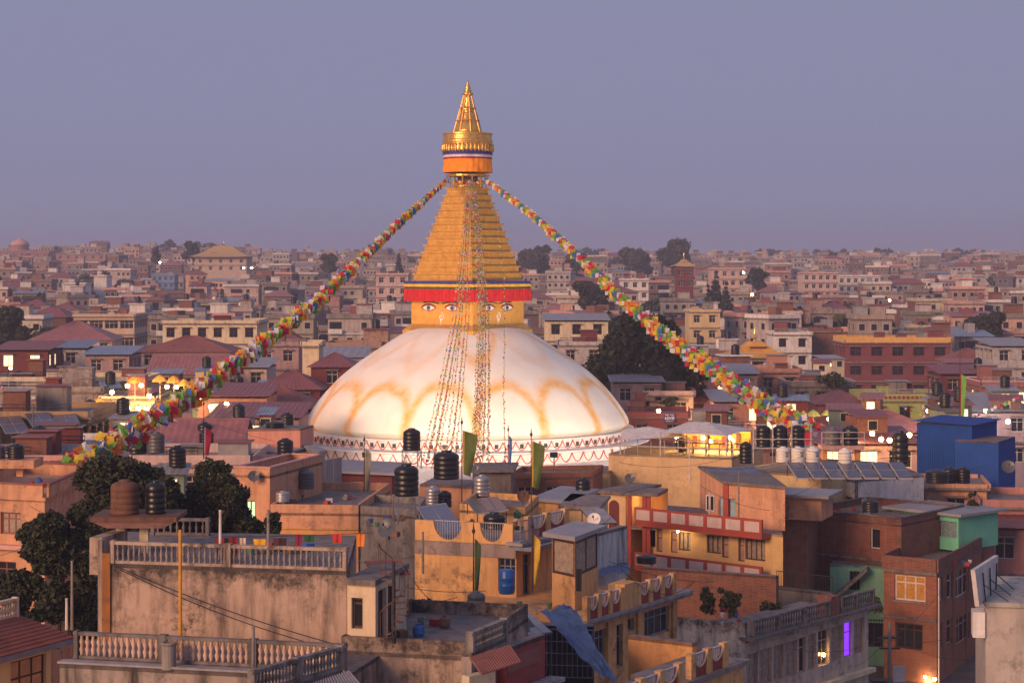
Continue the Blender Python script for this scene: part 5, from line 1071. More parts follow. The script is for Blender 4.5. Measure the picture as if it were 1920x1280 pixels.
house(285,446,792,140,7,0,1,M_CREAM,'gable','long red tin gable roof on posts below the flag string', roofmat=M_TINPINK, rh=1.6, wk=dict(ww=1.6))
house(250,470,852,126,8,0,2,M_PALEPINK,'flat','pale pink terrace house under the red tin roof', par=.6)
house(60,185,832,128,8,6,1,M_WHITE,'flat','white terrace wall with outside stairs, left', nowin=True)
house(-30,120,852,122,8,0,2,M_PINK,'flat','pink house behind the peach deck, left edge')
# right of the dome
house(1022,1140,600,280,10,0,3,M_CREAM,'shed','long cream building with grey sheet roof behind the right shoulder of the dome', roofmat=M_TINGREY, wk=dict(fm=M_WOOD))
house(1048,1135,640,262,8,0,3,M_GREYW,'flat','grey-white arcaded building at the right shoulder of the dome')
rt, fc = house(1372,1470,668,300,8,0,1,M_WHITE,'flat','white shrine house with golden pagoda roof, right', wk=dict(fm=M_WOOD, ww=1.7), par=.1)
def pagoda(rt, f, d, z, h, ov, mat):
    off = rt.location; w = f.w; mb = MB(); rings = []
    for j in range(7):
        u = j/6; e = ov*(1-u)**1.6 - min(w, d)*.36*u; zz = z + h*u**1.25; lift = .35*(1-u)**3
        ring = []
        for (cx, cy, nx_, ny_) in ((0,0,w,0),(w,0,w,d),(w,d,0,d),(0,d,0,0)):
            for k in range(8):
                t = k/8; x = cx+(nx_-cx)*t; y = cy+(ny_-cy)*t; q = abs(2*t-1)**3; sx = -1 if x < w/2 else 1; sy = -1 if y < d/2 else 1
                X = w/2 + (x-w/2)*(1+2*e/w); Yv = d/2 + (y-d/2)*(1+2*e/d); ring.append(tuple(f.pt(X, -Yv, zz + lift*q) - off))
        rings.append(ring)
    for r in rings: mb.v += r
    for j in range(6):
        for k in range(32): mb.f.append((j*32+k, j*32+(k+1)%32, (j+1)*32+(k+1)%32, (j+1)*32+k))
    mb.f.append(tuple(6*32+k for k in range(32))); o = obj('pagoda_roof', mb, mat, rt)
    c = f.pt(w/2, -d/2, z+h) - off; obj('roof_finial', MB().lathe([(.3,0),(.15,.3),(.35,.6),(.1,1.0),(.18,1.2),(.02,2.0)], 8), M_GOLD2, o, c); return o
M_YROOF = simple('yellow_roof', (.66,.32,.04), .6, 0, .2, 1.0)
pagoda(rt, fc[0], 8, zof(668,300)-.2, 2.3, 1.3, M_YROOF)
house(1449,1522,622,332,8,0,4,M_WHITE,'flat','white four-storey house behind the golden pagoda roof', wk=dict(fm=M_WOOD))
house(1520,1578,616,338,8,0,4,M_BRICK_D,'flat','bare brick house right of the white house', nowin=True)
house(1585,1782,632,305,10,0,3,plaster((.20,.06,.07), .15),'flat','yellow and maroon building with broad yellow roof band, right', wk=dict(fm=M_MAROON, ww=1.7), cw=3, par=.8, parmat=plaster((.74,.42,.13), .15))
house(1782,1870,655,272,8,0,1,M_PALEPINK,'hip','house with terracotta hipped roof and white ridge, right', roofmat=M_TILE, rh=1.6)
house(1862,1945,648,262,10,0,2,M_GREYW,'shed','hall with dark arched sheet roof, right edge', roofmat=M_TINGREY)
house(1150,1240,715,205,8,0,2,M_MAUVE,'shed','brown shack against the right edge of the dome', roofmat=M_TINGREY)
house(1205,1300,732,205,8,0,2,M_PALEPINK,'flat','pale pink terrace house right of the dome')
house(1290,1420,700,228,9,0,2,M_MAUVE,'shed','dark sheet roofed house under the right flag string', roofmat=M_TINGREY, wk=wkl)
house(1240,1345,745,208,8,0,2,M_MAROON,'flat','maroon shop house with lit lamps right of the dome', wk=dict(fm=M_WFRAME))
house(1340,1440,752,200,8,0,2,plaster((.48,.22,.16), .3),'shed','rust-coloured house with grey roof beside the flag string end', roofmat=M_TINGREY, wk=wkl)
house(1175,1290,772,195,8,-4,2,plaster((.40,.10,.09), .25),'flat','dark red house just right of the dome base', wk=dict(fm=M_WFRAME))
house(1420,1500,690,240,8,0,3,plaster((.58,.28,.20), .3),'flat','salmon house below the pagoda roof, right')
house(1480,1600,715,232,9,0,2,M_CONC,'flat','grey concrete terrace with tanks and flowers, right', coping=M_GREYW)
house(1425,1530,758,205,8,0,2,M_MAUVE,'hip','maroon-roofed house right of the flag string', roofmat=M_TINRED, rh=1.3)
house(1535,1630,735,222,8,0,2,plaster((.35,.12,.11), .3),'hip','small red-roofed house left of the lime building', roofmat=M_TINRED, rh=1.2)
rt, fc = house(1622,1772,738,220,9,0,2,M_LIME,'flat','lime green building with red dotted parapet, right', par=.75, wk=dict(fm=M_WOOD))
for k in range(18): face = fc[0]; t = face.w*(k+.5)/18; obj('red_disc', MB().lathe([(.18,0),(.18,.05)], 10), M_RED, rt, face.pt(t, .32, rt['top']+.38)-rt.location).rotation_euler = (math.pi/2, 0, face.ang)
house(1590,1762,775,190,9,0,1,M_MAUVE,'hip','long dusty red roof with lit stalls underneath, right', roofmat=M_TINPINK, rh=1.6, wk=dict(lit=.6, ww=1.8))
house(1765,1850,700,238,8,0,2,M_MAROON,'shed','dark maroon shack with sloping roof, right', roofmat=M_TINRED)
house(1840,1940,715,225,9,0,2,plaster((.40,.14,.12), .3),'flat','dark red house with white parapet and lamps, right edge', wk=wkl, coping=M_WHITE)
house(1770,1935,770,190,9,0,2,M_MAUVE,'shed','lit shop house with green umbrellas behind the blue shed', roofmat=M_TINGREY, wk=wkl)
A = W(1720,786,142); rt, fc = building('blue_shed', 'bright blue corrugated metal shed, right', B3(PX(1720,142), PX(1822,140), 6), 3, zof(792,142), M_BLUE, cat='shed')
f = fc[0]
for k in range(26): obj('sheet_rib', MB().bar(f.pt(f.w*k/25,.02,7)-rt.location, f.pt(f.w*k/25,.02,zof(793,142))-rt.location, .025, 4), M_BLUE, rt)
P = lambda t, d, z: f.pt(t, -d, z) - rt.location; zt_ = zof(792,142); corr(rt, 'shed_roof', [P(-.3,-.3,zt_+.15), P(f.w+.3,-.3,zt_+.01), P(f.w+.3,6.2,zt_+.01), P(-.3,6.2,zt_+.15)], M_BLUE, 20, .03)
building('blue_shed', 'lower wing of the blue metal shed with flat top', B3(PX(1790,139.4), PX(1872,138), 5), 3, zof(826,139), M_BLUE, cat='shed')
house(1660,1735,905,134,6,0,2,M_PINK,'flat','pink house below the wide black tanks, right', z0=-1)
house(1735,1850,905,131,6,-8,2,M_PEACH,'flat','peach house with terrace clutter below the blue shed', z0=-1, par=.25)
house(1842,1945,935,127,7,-8,2,plaster((.52,.24,.20), .3),'flat','dusky pink house at the right edge below the blue shed', z0=-1)
house(1822,1945,985,124,7,-14,2,plaster((.50,.22,.18), .3),'shed','reddish house with sloping roof above the billboard', z0=-1, roofmat=M_TINRED)
house(1290,1420,800,190,8,0,2,M_MAUVE,'flat','mauve house behind the rooftop restaurant', wk=dict(fm=M_WFRAME))
house(1420,1560,805,182,8,0,2,plaster((.45,.25,.2), .3),'flat','brown house behind the three black tanks', wk=wkl)
house(1530,1720,830,160,8,0,2,M_MAUVE,'shed','lit market house behind the orange tank tower', wk=dict(lit=.6, ww=1.8), roofmat=M_TINRED)
# far landmarks
house(-10,92,470,1150,26,0,3,plaster((.36,.19,.17), .3),'flat','big hazy pink monastery with stepped domed roof on the far left skyline', cw=4, par=1)
q = W(38,470,1160); dm = thing('monastery_dome', 'round tiered domed pavilion crowning the hazy monastery, far left', 'pavilion', q); obj('drum', MB().lathe([(5,0),(5,3)], 16), plaster((.36,.19,.17), .3), dm); obj('dome', MB().lathe([(5.6,3),(5.0,4.6),(3,6),(1,6.8),(.2,8)], 16), M_PINK, dm, smooth=True)
house(105,198,476,1000,20,0,3,plaster((.40,.24,.21), .3),'flat','hazy pink tiered palace block on the left skyline', cw=4)
rt, fc = house(366,462,482,800,18,0,2,plaster((.55,.42,.34), .2),'flat','monastery with golden hipped roof on the left skyline', cw=4, par=.2); pagoda(rt, fc[0], 18, zof(482,800), 4.5, 2.5, simple('hazy_gold', (.50,.32,.12), .6))
house(284,327,514,860,10,0,4,plaster((.16,.30,.60), .1),'flat','bright blue four-storey house in the left middle distance', fh=3)
house(264,285,522,858,9,0,5,M_WHITE,'flat','slim white house beside the blue house')
house(122,160,530,640,9,0,3,M_WHITE,'flat','blank white house flank in the left middle distance', nowin=True); house(176,200,516,700,9,0,5,M_WHITE,'flat','tall white-grey tower house in the left middle distance', nowin=True)
house(1506,1572,510,665,12,0,5,M_PALEPINK,'flat','large white-pink five-storey apartment block, right middle distance'); house(1572,1650,516,690,12,0,5,M_WHITE,'flat','white apartment wing with long windows, right middle distance')
house(1165,1216,522,560,10,0,3,M_WHITE,'flat','white house with dark windows under the big trees, right'); house(1335,1398,502,620,11,0,5,plaster((.60,.42,.36), .2),'flat','pinkish corner apartment house, right of the big trees')
house(1292,1350,580,380,9,0,4,plaster((.66,.50,.28), .2),'flat','pale yellow house with small dark windows, right of the dark tree'); house(705,765,512,520,12,0,5,M_PALEPINK,'flat','pink apartment block just left of the golden spire')
rt, fc = house(1268,1300,500,560,6,0,2,M_MAROON,'flat','small maroon house with gilt pagoda roof in the middle distance'); pagoda(rt, fc[0], 6, zof(500,560), 2.0, 1.0, simple('hazy_gold', (.50,.32,.12), .6))

# ------------------------------------------------------------------ the rest of the town
HZ = [(90,'below the hazy monastery'),(200,'below the pink palace block'),(280,'beside the slim white house'),(370,'below the blue house'),(465,'below the golden monastery'),(560,'above the left flag strand'),(660,'beyond the left flag strand'),(780,'just left of the harmika'),(1000,'behind the spire'),(1100,'just right of the harmika'),(1180,'beyond the right flag strand'),(1310,'below the skyline trees'),(1420,'near the dark conifers'),(1510,'right of the conifers'),(1660,'near the white apartments'),(1790,'above the yellow building'),(5000,'toward the right edge')]
VT = [(470,''),(500,'on the skyline '),(520,'farthest rows '),(545,'upper rows '),(575,'middle rows '),(615,'lower rows '),(5000,'nearest rows ')]
def where(px, py):
    return next(t for y, t in VT if py < y) + next(t for x, t in HZ if px < x)
for x in range(580, 1181):                       # the dome and spire hide what is behind them
    hw = abs(x-880); py = 1280
    for (h_, y_) in ((300,793),(294,773),(275,742),(250,710),(218,680),(179,650),(124,623)):
        if hw < h_ - 4: py = y_
    if hw < 100: py = 530
    COVER[x] = min(COVER[x], py)
PAL = [((.56,.36,.32), 4), ((.62,.48,.42), 4), ((.70,.66,.63), 3), ((.50,.42,.40), 4), ((.60,.50,.36), 3), ((.36,.17,.13), 3), ((.42,.24,.22), 3), ((.66,.40,.30), 2), ((.46,.44,.45), 3), ((.62,.56,.44), 2), ((.40,.30,.27), 3)]
PAL = [(tuple(x*k for x in c), w*q) for k, q in ((.98, 2), (.62, 2), (.36, 1)) for c, w in PAL]; PALM = [plaster(c, .5) for c, w in PAL]; PALW = [w for c, w in PAL]; PALN = ['pink','rose-beige','off-white','taupe','cream','brick-red','dusky red','salmon','grey','ivory','brown']; PALN = ['pale ' + n for n in PALN] + PALN + ['dark ' + n for n in PALN]
cr = random.Random(21); M_WINF = simple('house_window_frame', (.50,.42,.38), .7)
def add_win(V, Fc, MI, f, t, z, w, h, off):
    for (e, d, m) in ((0, .05, 0), (.12, .07, 1)):
        o = len(V); a, b, c, g = t+e, t+w-e, z+e, z+h-e
        V += [tuple(f.pt(x, dd, zz) - off) for dd in (0, d) for (x, zz) in ((a,c),(b,c),(b,g),(a,g))]
        Fc += [tuple(o+i for i in q) for q in ((4,5,6,7),(0,1,5,4),(1,2,6,5),(2,3,7,6),(3,0,4,7))]; MI += [m]*5
def raw_mesh(name, V, Fc, MI, mats):
    me = bpy.data.meshes.new(name); me.from_pydata(V, [], Fc)
    for m in mats: me.materials.append(m)
    me.polygons.foreach_set('material_index', MI); me.update(); return me
def _wm():
    V, Fc, MI = [], [], []; add_win(V, Fc, MI, Face((0,0),(1,0)), 0, 0, 1.25, 1.4, Vector()); return raw_mesh('window', V, Fc, MI, [M_WINF, M_GLASS])
WIN_MESH = _wm()
cand = []; Y = 245.0
while Y < 1650:
    xh = 1000/FPX*Y; x = -xh + cr.uniform(0, 8)
    while x < xh:
        w = cr.uniform(4.5, 9.5) * (1 + .25*(Y > 600)); yy = Y + cr.uniform(-.3,.3)*.05*Y; fl = cr.choice([2,3,3,3] if Y < 360 else [2,3,3,4,4,5]) + (cr.random() < .08); cx = x + w/2
        if not any((cx-a)**2 + (yy-b)**2 < (r+w*.5)**2 for a, b, r in FOOT): cand.append((yy, cx, w, cr.uniform(7, 11), fl, R(cr.choice([0,0,cr.uniform(-14,14),cr.uniform(-30,30)]))))
        x += w + cr.uniform(.3, 3.0) + (cr.random() < .1)*6
    Y *= 1.036
cand.sort(); chosen = []
later = sorted([a for a in AUTH if a[3] >= 345], key=lambda a: a[3])
for (yy, cx, w, d, fl, yaw) in cand:
    while later and later[0][3] <= yy: a = later.pop(0); cover_update(a[0], a[1], a[2])
    g = ground_z(cx, yy); fh = 2.85; top = g + fl*fh + .9; px = 960 + cx/yy*FPX; hw = w/2/yy*FPX; py = HY - (top-CZ)/yy*FPX
    cols = [COVER[i] for i in range(max(0, int(px-hw)), min(1919, int(px+hw))+1)]
    if not cols: continue
    if any(yy < aY + 6 and px+hw > a0 and px-hw < a1 and py < apy + (min(55, .7*ah) if aY < 450 else 8) for a0, a1, apy, aY, ah in AUTH): continue
    vis = sum(1 for c in cols if c > py + 2.5)
    if vis < .25*len(cols): continue
    area = sum(max(0, c-py) for c in cols); chosen.append((area, yy, cx, w, d, fl, yaw, px, py)); cover_update(px-hw, px+hw, py + 1.0)
chosen.sort(reverse=True); NIND = 285
farV, farF, farMI = [], [], []
def far_box(f, d, z0, z1, mi):
    o = len(farV); pts = [f.pt(0,0), f.pt(f.w,0), f.pt(f.w,-d), f.pt(0,-d)]
    farV.extend([(p.x,p.y,z) for z in (z0,z1) for p in pts]); farF.extend([tuple(o+i for i in q) for q in ((4,5,6,7),(0,1,5,4),(1,2,6,5),(2,3,7,6),(3,0,4,7))]); farMI.extend([mi]*5)
tank_n = 0
for idx, (area, yy, cx, w, d, fl, yaw, px, py) in enumerate(chosen):
    ci = cr.choices(range(len(PAL)), PALW)[0]; fh = 2.85; g = ground_z(cx, yy); ex = Vector((math.cos(yaw), math.sin(yaw), 0)); c0 = Vector((cx, yy, 0)) - ex*w/2; f = Face(c0, c0 + ex*w); z1 = g + fl*fh
    kind = cr.random()
    if idx >= NIND:
        far_box(f, d, g-.5, z1, ci); far_box(f.sub(-.3, f.w+.3, .3), d+.6, z1, z1+.3, 3); far_box(f.sub(w*.5, w*.85, -d*.3), d*.4, z1+.3, z1+2.2, (ci+2) % 33)
        for j in range(fl):
            nW = max(2, int(w/2.2)); far_box(f.sub(-.2, f.w+.2, .35), .3, z1-fh*j-.12, z1-fh*j+.06, 2 if cr.random() < .4 else 3)
            for k in range(nW):
                if cr.random() < .85: add_win(farV, farF, farMI, f, w*(k+.5)/nW-.6, z1-fh*j-2.0, 1.25, 1.4, Vector()); farMI[-10:] = [33]*5+[34]*5
        continue
    loc = f.pt(w/2, -d/2, g)
    style = 'sloping tin roof' if kind < .13 else ('red hipped roof' if kind < .22 else ('roof stair room' if kind < .7 else 'flat roof'))
    lab = '%s %s-storey house, %s, %s' % (PALN[ci], ['one','two','three','four','five','six'][fl-1], style, where(px, py))
    rt = thing('town_house', lab, 'house', loc, yaw, 'houses of the town behind the stupa'); H = fl*fh; m = PALM[ci]
    obj('wall', MB().box(-w/2, w/2, -d/2, d/2, -.5, H), m, rt); side = M_BRICK_D if cr.random() < .25 else None
    if side: [obj('brick_flank', MB().box(*((-w/2-.04, -w/2-.002) if q_ < 0 else (w/2+.002, w/2+.04)), -d/2+.02, d/2-.02, 0, H-.1), side, rt) for q_ in (-1, 1)]
    bm = cr.choice([M_SLAB, M_SLAB, m, M_MAROON, M_WHITE])
    for j in range(1, fl): obj('floor_slab', MB().box(-w/2-.05, w/2+.05, -d/2-cr.choice([.3,.3,.9]), -d/2-.003, H-fh*j-.14, H-fh*j+.04), bm, rt)
    nW = max(2, int(w/cr.uniform(1.5, 2.1))); V, Fc, MI = [], [], []; ff = Face((-w/2,-d/2), (w/2,-d/2)); sd_ = 1 if cx < 0 else -1
    fs_ = Face((w/2,-d/2),(w/2,d/2)) if sd_ > 0 else Face((-w/2,d/2),(-w/2,-d/2)); rows = min(fl, 3 if yy < 380 else 4)
    for j in range(rows):
        for (fa, nn) in ((ff, nW), (fs_, 2)):
            for k in range(nn):
                if cr.random() < .12 or (fa is fs_ and side): continue
                t, z = fa.w*(k+.5)/nn-.62, H-fh*j-2.05
                if yy < 330: link('window', WIN_MESH, rt, fa.pt(t, 0, z), fa.ang)
                else: add_win(V, Fc, MI, fa, t, z, 1.25, 1.4, Vector())
    if V: o = link('small_windows', raw_mesh('small_windows', V, Fc, MI, [M_WINF, M_GLASS]), rt); o['kind'] = 'stuff'
    for j in range(min(fl, 3)):
        if yy < 700 and cr.random() < .5:
            bx0 = cr.uniform(-w/2, w*.05); bx1 = min(w/2, bx0 + cr.uniform(2.0, 4.0)); zb_ = H - fh*(j+1) + .05
            b_ = obj('balcony', MB().box(bx0, bx1, -d/2-.95, -d/2-.85, zb_, zb_+.85).box(bx0, bx1, -d/2-.849, -d/2-.004, zb_-.12, zb_), cr.choice([m, M_WHITE, M_MAROON, M_PINK, M_CONC]), rt); obj('balcony_recess_shade', MB().box(bx0+.2, bx1-.2, -d/2-.09, -d/2-.002, zb_+.01, zb_+2.15), M_GLASS, b_)  # dark panel on the wall paints the shade of a recess behind the balcony
    if cr.random() < .6 and yy < 800:
        x_ = cr.uniform(-w*.4, w*.2); obj('roof_shack', MB().box(x_, x_+cr.uniform(1.2,2.6), d*.05, d*.4, H+.15, H+cr.uniform(1.2,2.3)), cr.choice([M_TINGREY, M_TINRED, M_BRICK_D, M_CONC, M_TINBLUE]), rt)
    if kind < .13:
        zr = H+.1; corr(rt, 'roof_sheet', [Vector((-w/2-.4,-d/2-.6,zr)), Vector((w/2+.4,-d/2-.6,zr)), Vector((w/2+.4,d/2+.3,zr+.9)), Vector((-w/2-.4,d/2+.3,zr+.9))], cr.choice([M_TINGREY,M_TINRED,M_TINPINK,M_TINBLUE]), 8, .04)
    elif kind < .22:
        z = H; a, b, c, e = Vector((-w/2-.5,-d/2-.5,z)), Vector((w/2+.5,-d/2-.5,z)), Vector((w/2+.5,d/2+.5,z)), Vector((-w/2-.5,d/2+.5,z)); r0, r1 = Vector((-w/2+d*.4,0,z+1.9)), Vector((w/2-d*.4,0,z+1.9))
        obj('hip_roof', MB().add([a,b,c,e,r0,r1], [(0,1,5,4),(1,2,5),(2,3,4,5),(3,0,4),(3,2,1,0)]), cr.choice([M_TILE,M_TINPINK,M_TINRED]), rt)
    else:
        obj('roof_slab', MB().box(-w/2-.35, w/2+.35, -d/2-.45, d/2+.3, H+.002, H+.17), M_SLAB, rt); pm = cr.choice([m, m, M_WHITE, M_PINK, M_CONC])
        pa = MB(); e = .3
        for (x0,x1,y0,y1) in ((-w/2-e,w/2+e,-d/2-e-.1,-d/2-e+.02),(-w/2-e,w/2+e,d/2+.1,d/2+.2),(-w/2-e,-w/2-e+.12,-d/2-e+.021,d/2+.099),(w/2+e-.12,w/2+e,-d/2-e+.021,d/2+.099)): pa.box(x0,x1,y0,y1,H+.17,H+.85)
        obj('parapet', pa, pm, rt)
        if kind < .7:
            sx = cr.uniform(-w*.3, w*.2); sw = cr.uniform(2.2, 3.6); obj('stair_room', MB().box(sx, sx+sw, -.5, d*.35, H+.17, H+2.5), cr.choice([m, M_WHITE, M_BRICK_D, M_GREYW]), rt); obj('stair_roof', MB().box(sx-.3, sx+sw+.3, -.9, d*.35+.2, H+2.502, H+2.66), cr.choice([M_SLAB, M_TINRED, M_WHITE]), rt)
            if yy < 620 and cr.random() < .55 and tank_n < 75: tank_n += 1; tank(rt.matrix_basis @ Vector((sx+sw*.5, .6, H+2.67)), 1.1, 1.35, 'black water tank on a town roof, ' + where(px, py)); 
        elif yy < 620 and tank_n < 75 and cr.random() < .6: tank_n += 1; tank(rt.matrix_basis @ Vector((cr.uniform(-w*.3,w*.3), 0, H+.18)), 1.1, 1.35, 'plastic water tank on a flat town roof, ' + where(px, py), cr.choice([M_TANK, M_TANK, M_TANKG, M_TANKW]))
        if cr.random() < .3: obj('roof_column', MB().box(-w/2,-w/2+.25,-d/2,-d/2+.25,H+.17,H+1.9), M_CONC, rt)
if farV:
    me = raw_mesh('distant_town', farV, farF, farMI, PALM + [M_WINF, M_GLASS]); o = link('distant_town', me); o['kind'] = 'stuff'; o['label'] = 'hazy mass of small distant town houses along the skyline'

# ------------------------------------------------------------------ trees
def crown_mesh(name, blobs, n, leaf, mat, seed, flat=.5):
    r = np.random.default_rng(seed); tot = sum(b[3]**2 for b in blobs); P = []
    for (x, y, z, rad, *sq) in blobs:
        k = max(20, int(n*rad**2/tot)); v = r.normal(size=(k, 3)); v /= np.linalg.norm(v, axis=1)[:, None]; q = r.uniform(.5, 1, k)**.55*rad*(1 + .18*np.sin(v[:,0]*7+seed)*np.cos(v[:,2]*6))
        v = v*q[:, None]; v[:, 2] *= (sq[0] if sq else .85); P.append(v + (x, y, z))
    P = np.concatenate(P); k = len(P); a = r.normal(size=(k,3)); a /= np.linalg.norm(a, axis=1)[:,None]; b = np.cross(a, r.normal(size=(k,3))); b /= np.linalg.norm(b, axis=1)[:,None]
    s = leaf*r.uniform(.6, 1.4, (k,1)); a *= s; b *= s*.6
    V = np.stack([P-a, P-b*.9, P+a, P+b], 1).reshape(-1, 3); me = bpy.data.meshes.new(name); me.vertices.add(len(V)); me.vertices.foreach_set('co', V.ravel().astype(np.float32))
    me.loops.add(4*k); me.polygons.add(k); me.loops.foreach_set('vertex_index', np.arange(4*k, dtype=np.int32)); me.polygons.foreach_set('loop_start', np.arange(0, 4*k, 4, dtype=np.int32)); me.update(calc_edges=True); me.materials.append(mat); return me
M_LEAF = leafmat('dark_leaves', (.018,.024,.010), (.055,.060,.022)); M_LEAF2 = leafmat('olive_leaves', (.030,.036,.014), (.075,.080,.030)); M_LEAF3 = leafmat('conifer_needles', (.014,.022,.014), (.038,.048,.028)); M_BARK = plaster((.09,.06,.045), .4)
def tree(px, py0, py1, Y, wpx, label, seed, kind='round', n=5000, leaf=.16, mat=None, group=None):
    """py0 top, py1 base in the photo at depth Y"""
    s = Y/FPX; base = W(px, py1, Y); H = (py1-py0)*s; Wd = wpx*s; r = random.Random(seed); t = thing('tree' if kind != 'conifer' else 'conifer', label, 'tree', base, 0, group); bl = []
    if kind == 'conifer':
        for j in range(9): u = j/8; bl.append((r.uniform(-.05,.05)*Wd, 0, H*(.15+.83*u), max(.15, Wd*.5*(1-u)**.8), .45))
    else:
        for j in range(r.randint(16, 20)):
            a = r.uniform(0, 6.28); q = r.uniform(.08, .42)*Wd; z = H*(r.uniform(.30, .9) if kind == 'round' else r.uniform(.08, .88)); bl.append((q*math.cos(a), q*math.sin(a)*.8, z, Wd*r.uniform(.08,.19)))
        bl.append((0, 0, H*.62, Wd*.30))
    tr = MB(); h0 = H*.5; tr.bar((0,0,0), (r.uniform(-.1,.1)*Wd, 0, h0), max(.08, Wd*.035), 7, max(.05, Wd*.022)); obj('trunk', tr, M_BARK, t)
    if kind != 'conifer':
        for b in bl[:7]: obj('limb', MB().bar((0,0,h0*.75), (b[0]*.8, b[1]*.8, b[2]-b[3]*.2), max(.04, Wd*.016), 5, .02), M_BARK, t)
    else: obj('leader', MB().bar((0,0,h0), (0,0,H*.97), .1, 5, .02), M_BARK, t)
    link('crown', crown_mesh('crown', bl, n, leaf, mat or (M_LEAF3 if kind == 'conifer' else M_LEAF), seed), t); return t
tree(105,920,1215,76,200,'large dark leafy tree in front of the peach house, left',1,'bush',n=26000,leaf=.10); tree(40,1045,1230,72,90,'lower dark bush tree above the cream house roof, left',2,'bush',n=6000,leaf=.11)
tree(255,846,1085,82,280,'wide dark tree behind the tank tower',3,'bush',n=26000,leaf=.10); tree(410,864,1075,84,205,'dark tree between the tank tower and peach house',4,'bush',n=20000,leaf=.10); tree(512,955,1040,80,50,'small dark tree by the pale post',5,'bush',n=2500,leaf=.10); tree(165,940,1190,80,170,'dark tree behind the leaning post, left',9,'bush',n=14000,leaf=.10)
tree(1205,578,790,214,250,'huge dark tree right of the dome',6,'bush',n=15000,leaf=.34); tree(1140,632,780,212,120,'dark tree mass against the right side of the dome',7,'bush',n=6000,leaf=.32); tree(1275,628,780,213,120,'dark tree mass below the right flag string',8,'bush',n=6000,leaf=.32)
tree(15,552,668,330,85,'dark round tree at the left edge',11,'bush',n=5000,leaf=.42); tree(1342,508,600,520,38,'dark tall conifer in the right middle distance',12,'conifer',1800,.5); tree(1362,530,610,500,30,'second dark conifer beside the tall one',13,'conifer',1500,.5); tree(1328,535,610,505,26,'third slim conifer left of the pair',14,'conifer',1300,.5); tree(1745,540,600,560,30,'dark conifer among houses on the right',15,'conifer',1500,.5)
tree(1850,586,655,365,90,'broad dark tree on the right above the red houses',16,'bush',n=5000,leaf=.45); tree(1655,590,640,420,60,'bushy tree beside the white apartment block',17,n=2500,leaf=.5)
tree(1265,452,520,880,90,'tall spreading tree on the skyline right of the spire',18,n=5000,leaf=.75,mat=M_LEAF2); tree(1195,464,525,860,78,'domed tree on the skyline left of the tallest one',19,n=4000,leaf=.75,mat=M_LEAF2); tree(1010,462,520,840,65,'round tree on the skyline just right of the spire',20,n=3500,leaf=.75,mat=M_LEAF2); tree(985,472,520,850,45,'smaller tree beside the spire on the skyline',21,n=2000,leaf=.75,mat=M_LEAF2)
tree(1085,470,530,800,60,'thin-crowned tree touching the right flag string',22,n=1500,leaf=.7,mat=M_LEAF2); tree(362,450,500,900,38,'round tree on the left skyline by the golden monastery',23,n=2000,leaf=.8,mat=M_LEAF2); tree(292,462,505,880,20,'small feathery tree on the left skyline',24,n=900,leaf=.7,mat=M_LEAF2); tree(617,474,520,760,34,'round tree behind the left flag string',25,n=1800,leaf=.7,mat=M_LEAF2); tree(748,476,515,740,14,'small conifer left of the spire',26,'conifer',900,.55); tree(1418,494,560,600,45,'dark tree right of the pinkish apartment house',27,n=2500,leaf=.6); tree(1110,520,600,460,80,'dark tree group behind the right flag string',28,n=3500,leaf=.5)
tr_r = random.Random(77); protos = [tree(-400-60*i, 560, 600, 600, 40, 'x', 50+i, n=900, leaf=.7, mat=M_LEAF2 if i % 2 else M_LEAF) for i in range(4)]; nT = 0
for k in range(70):
    Y = tr_r.uniform(330, 1500); px = tr_r.uniform(0, 1920); p = Vector(((px-960)/FPX*Y, Y, 0)); p.z = ground_z(p.x, Y); h = tr_r.uniform(9, 15); s = h/(40*600/FPX); pyt = HY - (p.z+h-CZ)/Y*FPX
    if 640 < px < 1120 and pyt > 540: continue
    c = protos[k % 4] if nT == 0 and False else copy_tree(protos[k % 4]); c.location = p; c.scale = (s*tr_r.uniform(.8,1.3), s, s); c.rotation_euler = (0, 0, tr_r.uniform(0, 6)); c['label'] = '%s dark green tree among the houses, %s' % ('tall' if h > 12 else 'small', where(px, pyt)); c['group'] = 'trees among the town houses'; nT += 1
for k in range(44):
    px = tr_r.uniform(1440, 1930) if k < 20 else tr_r.uniform(0, 1430); Y = tr_r.uniform(1150, 1700); p = Vector(((px-960)/FPX*Y, Y, 0)); p.z = ground_z(p.x, Y); h = tr_r.uniform(9, 16); s = h/(40*600/FPX); c = copy_tree(protos[k % 4]); c.location = p; c.scale = (s*tr_r.uniform(1, 1.7), s, s*tr_r.uniform(.8, 1.2)); c['label'] = 'pale hazy tree on the far skyline, ' + where(px, 0); c['group'] = 'hazy skyline trees'
for pr_ in protos:
    for ch_ in list(pr_.children): bpy.data.objects.remove(ch_)
    bpy.data.objects.remove(pr_)

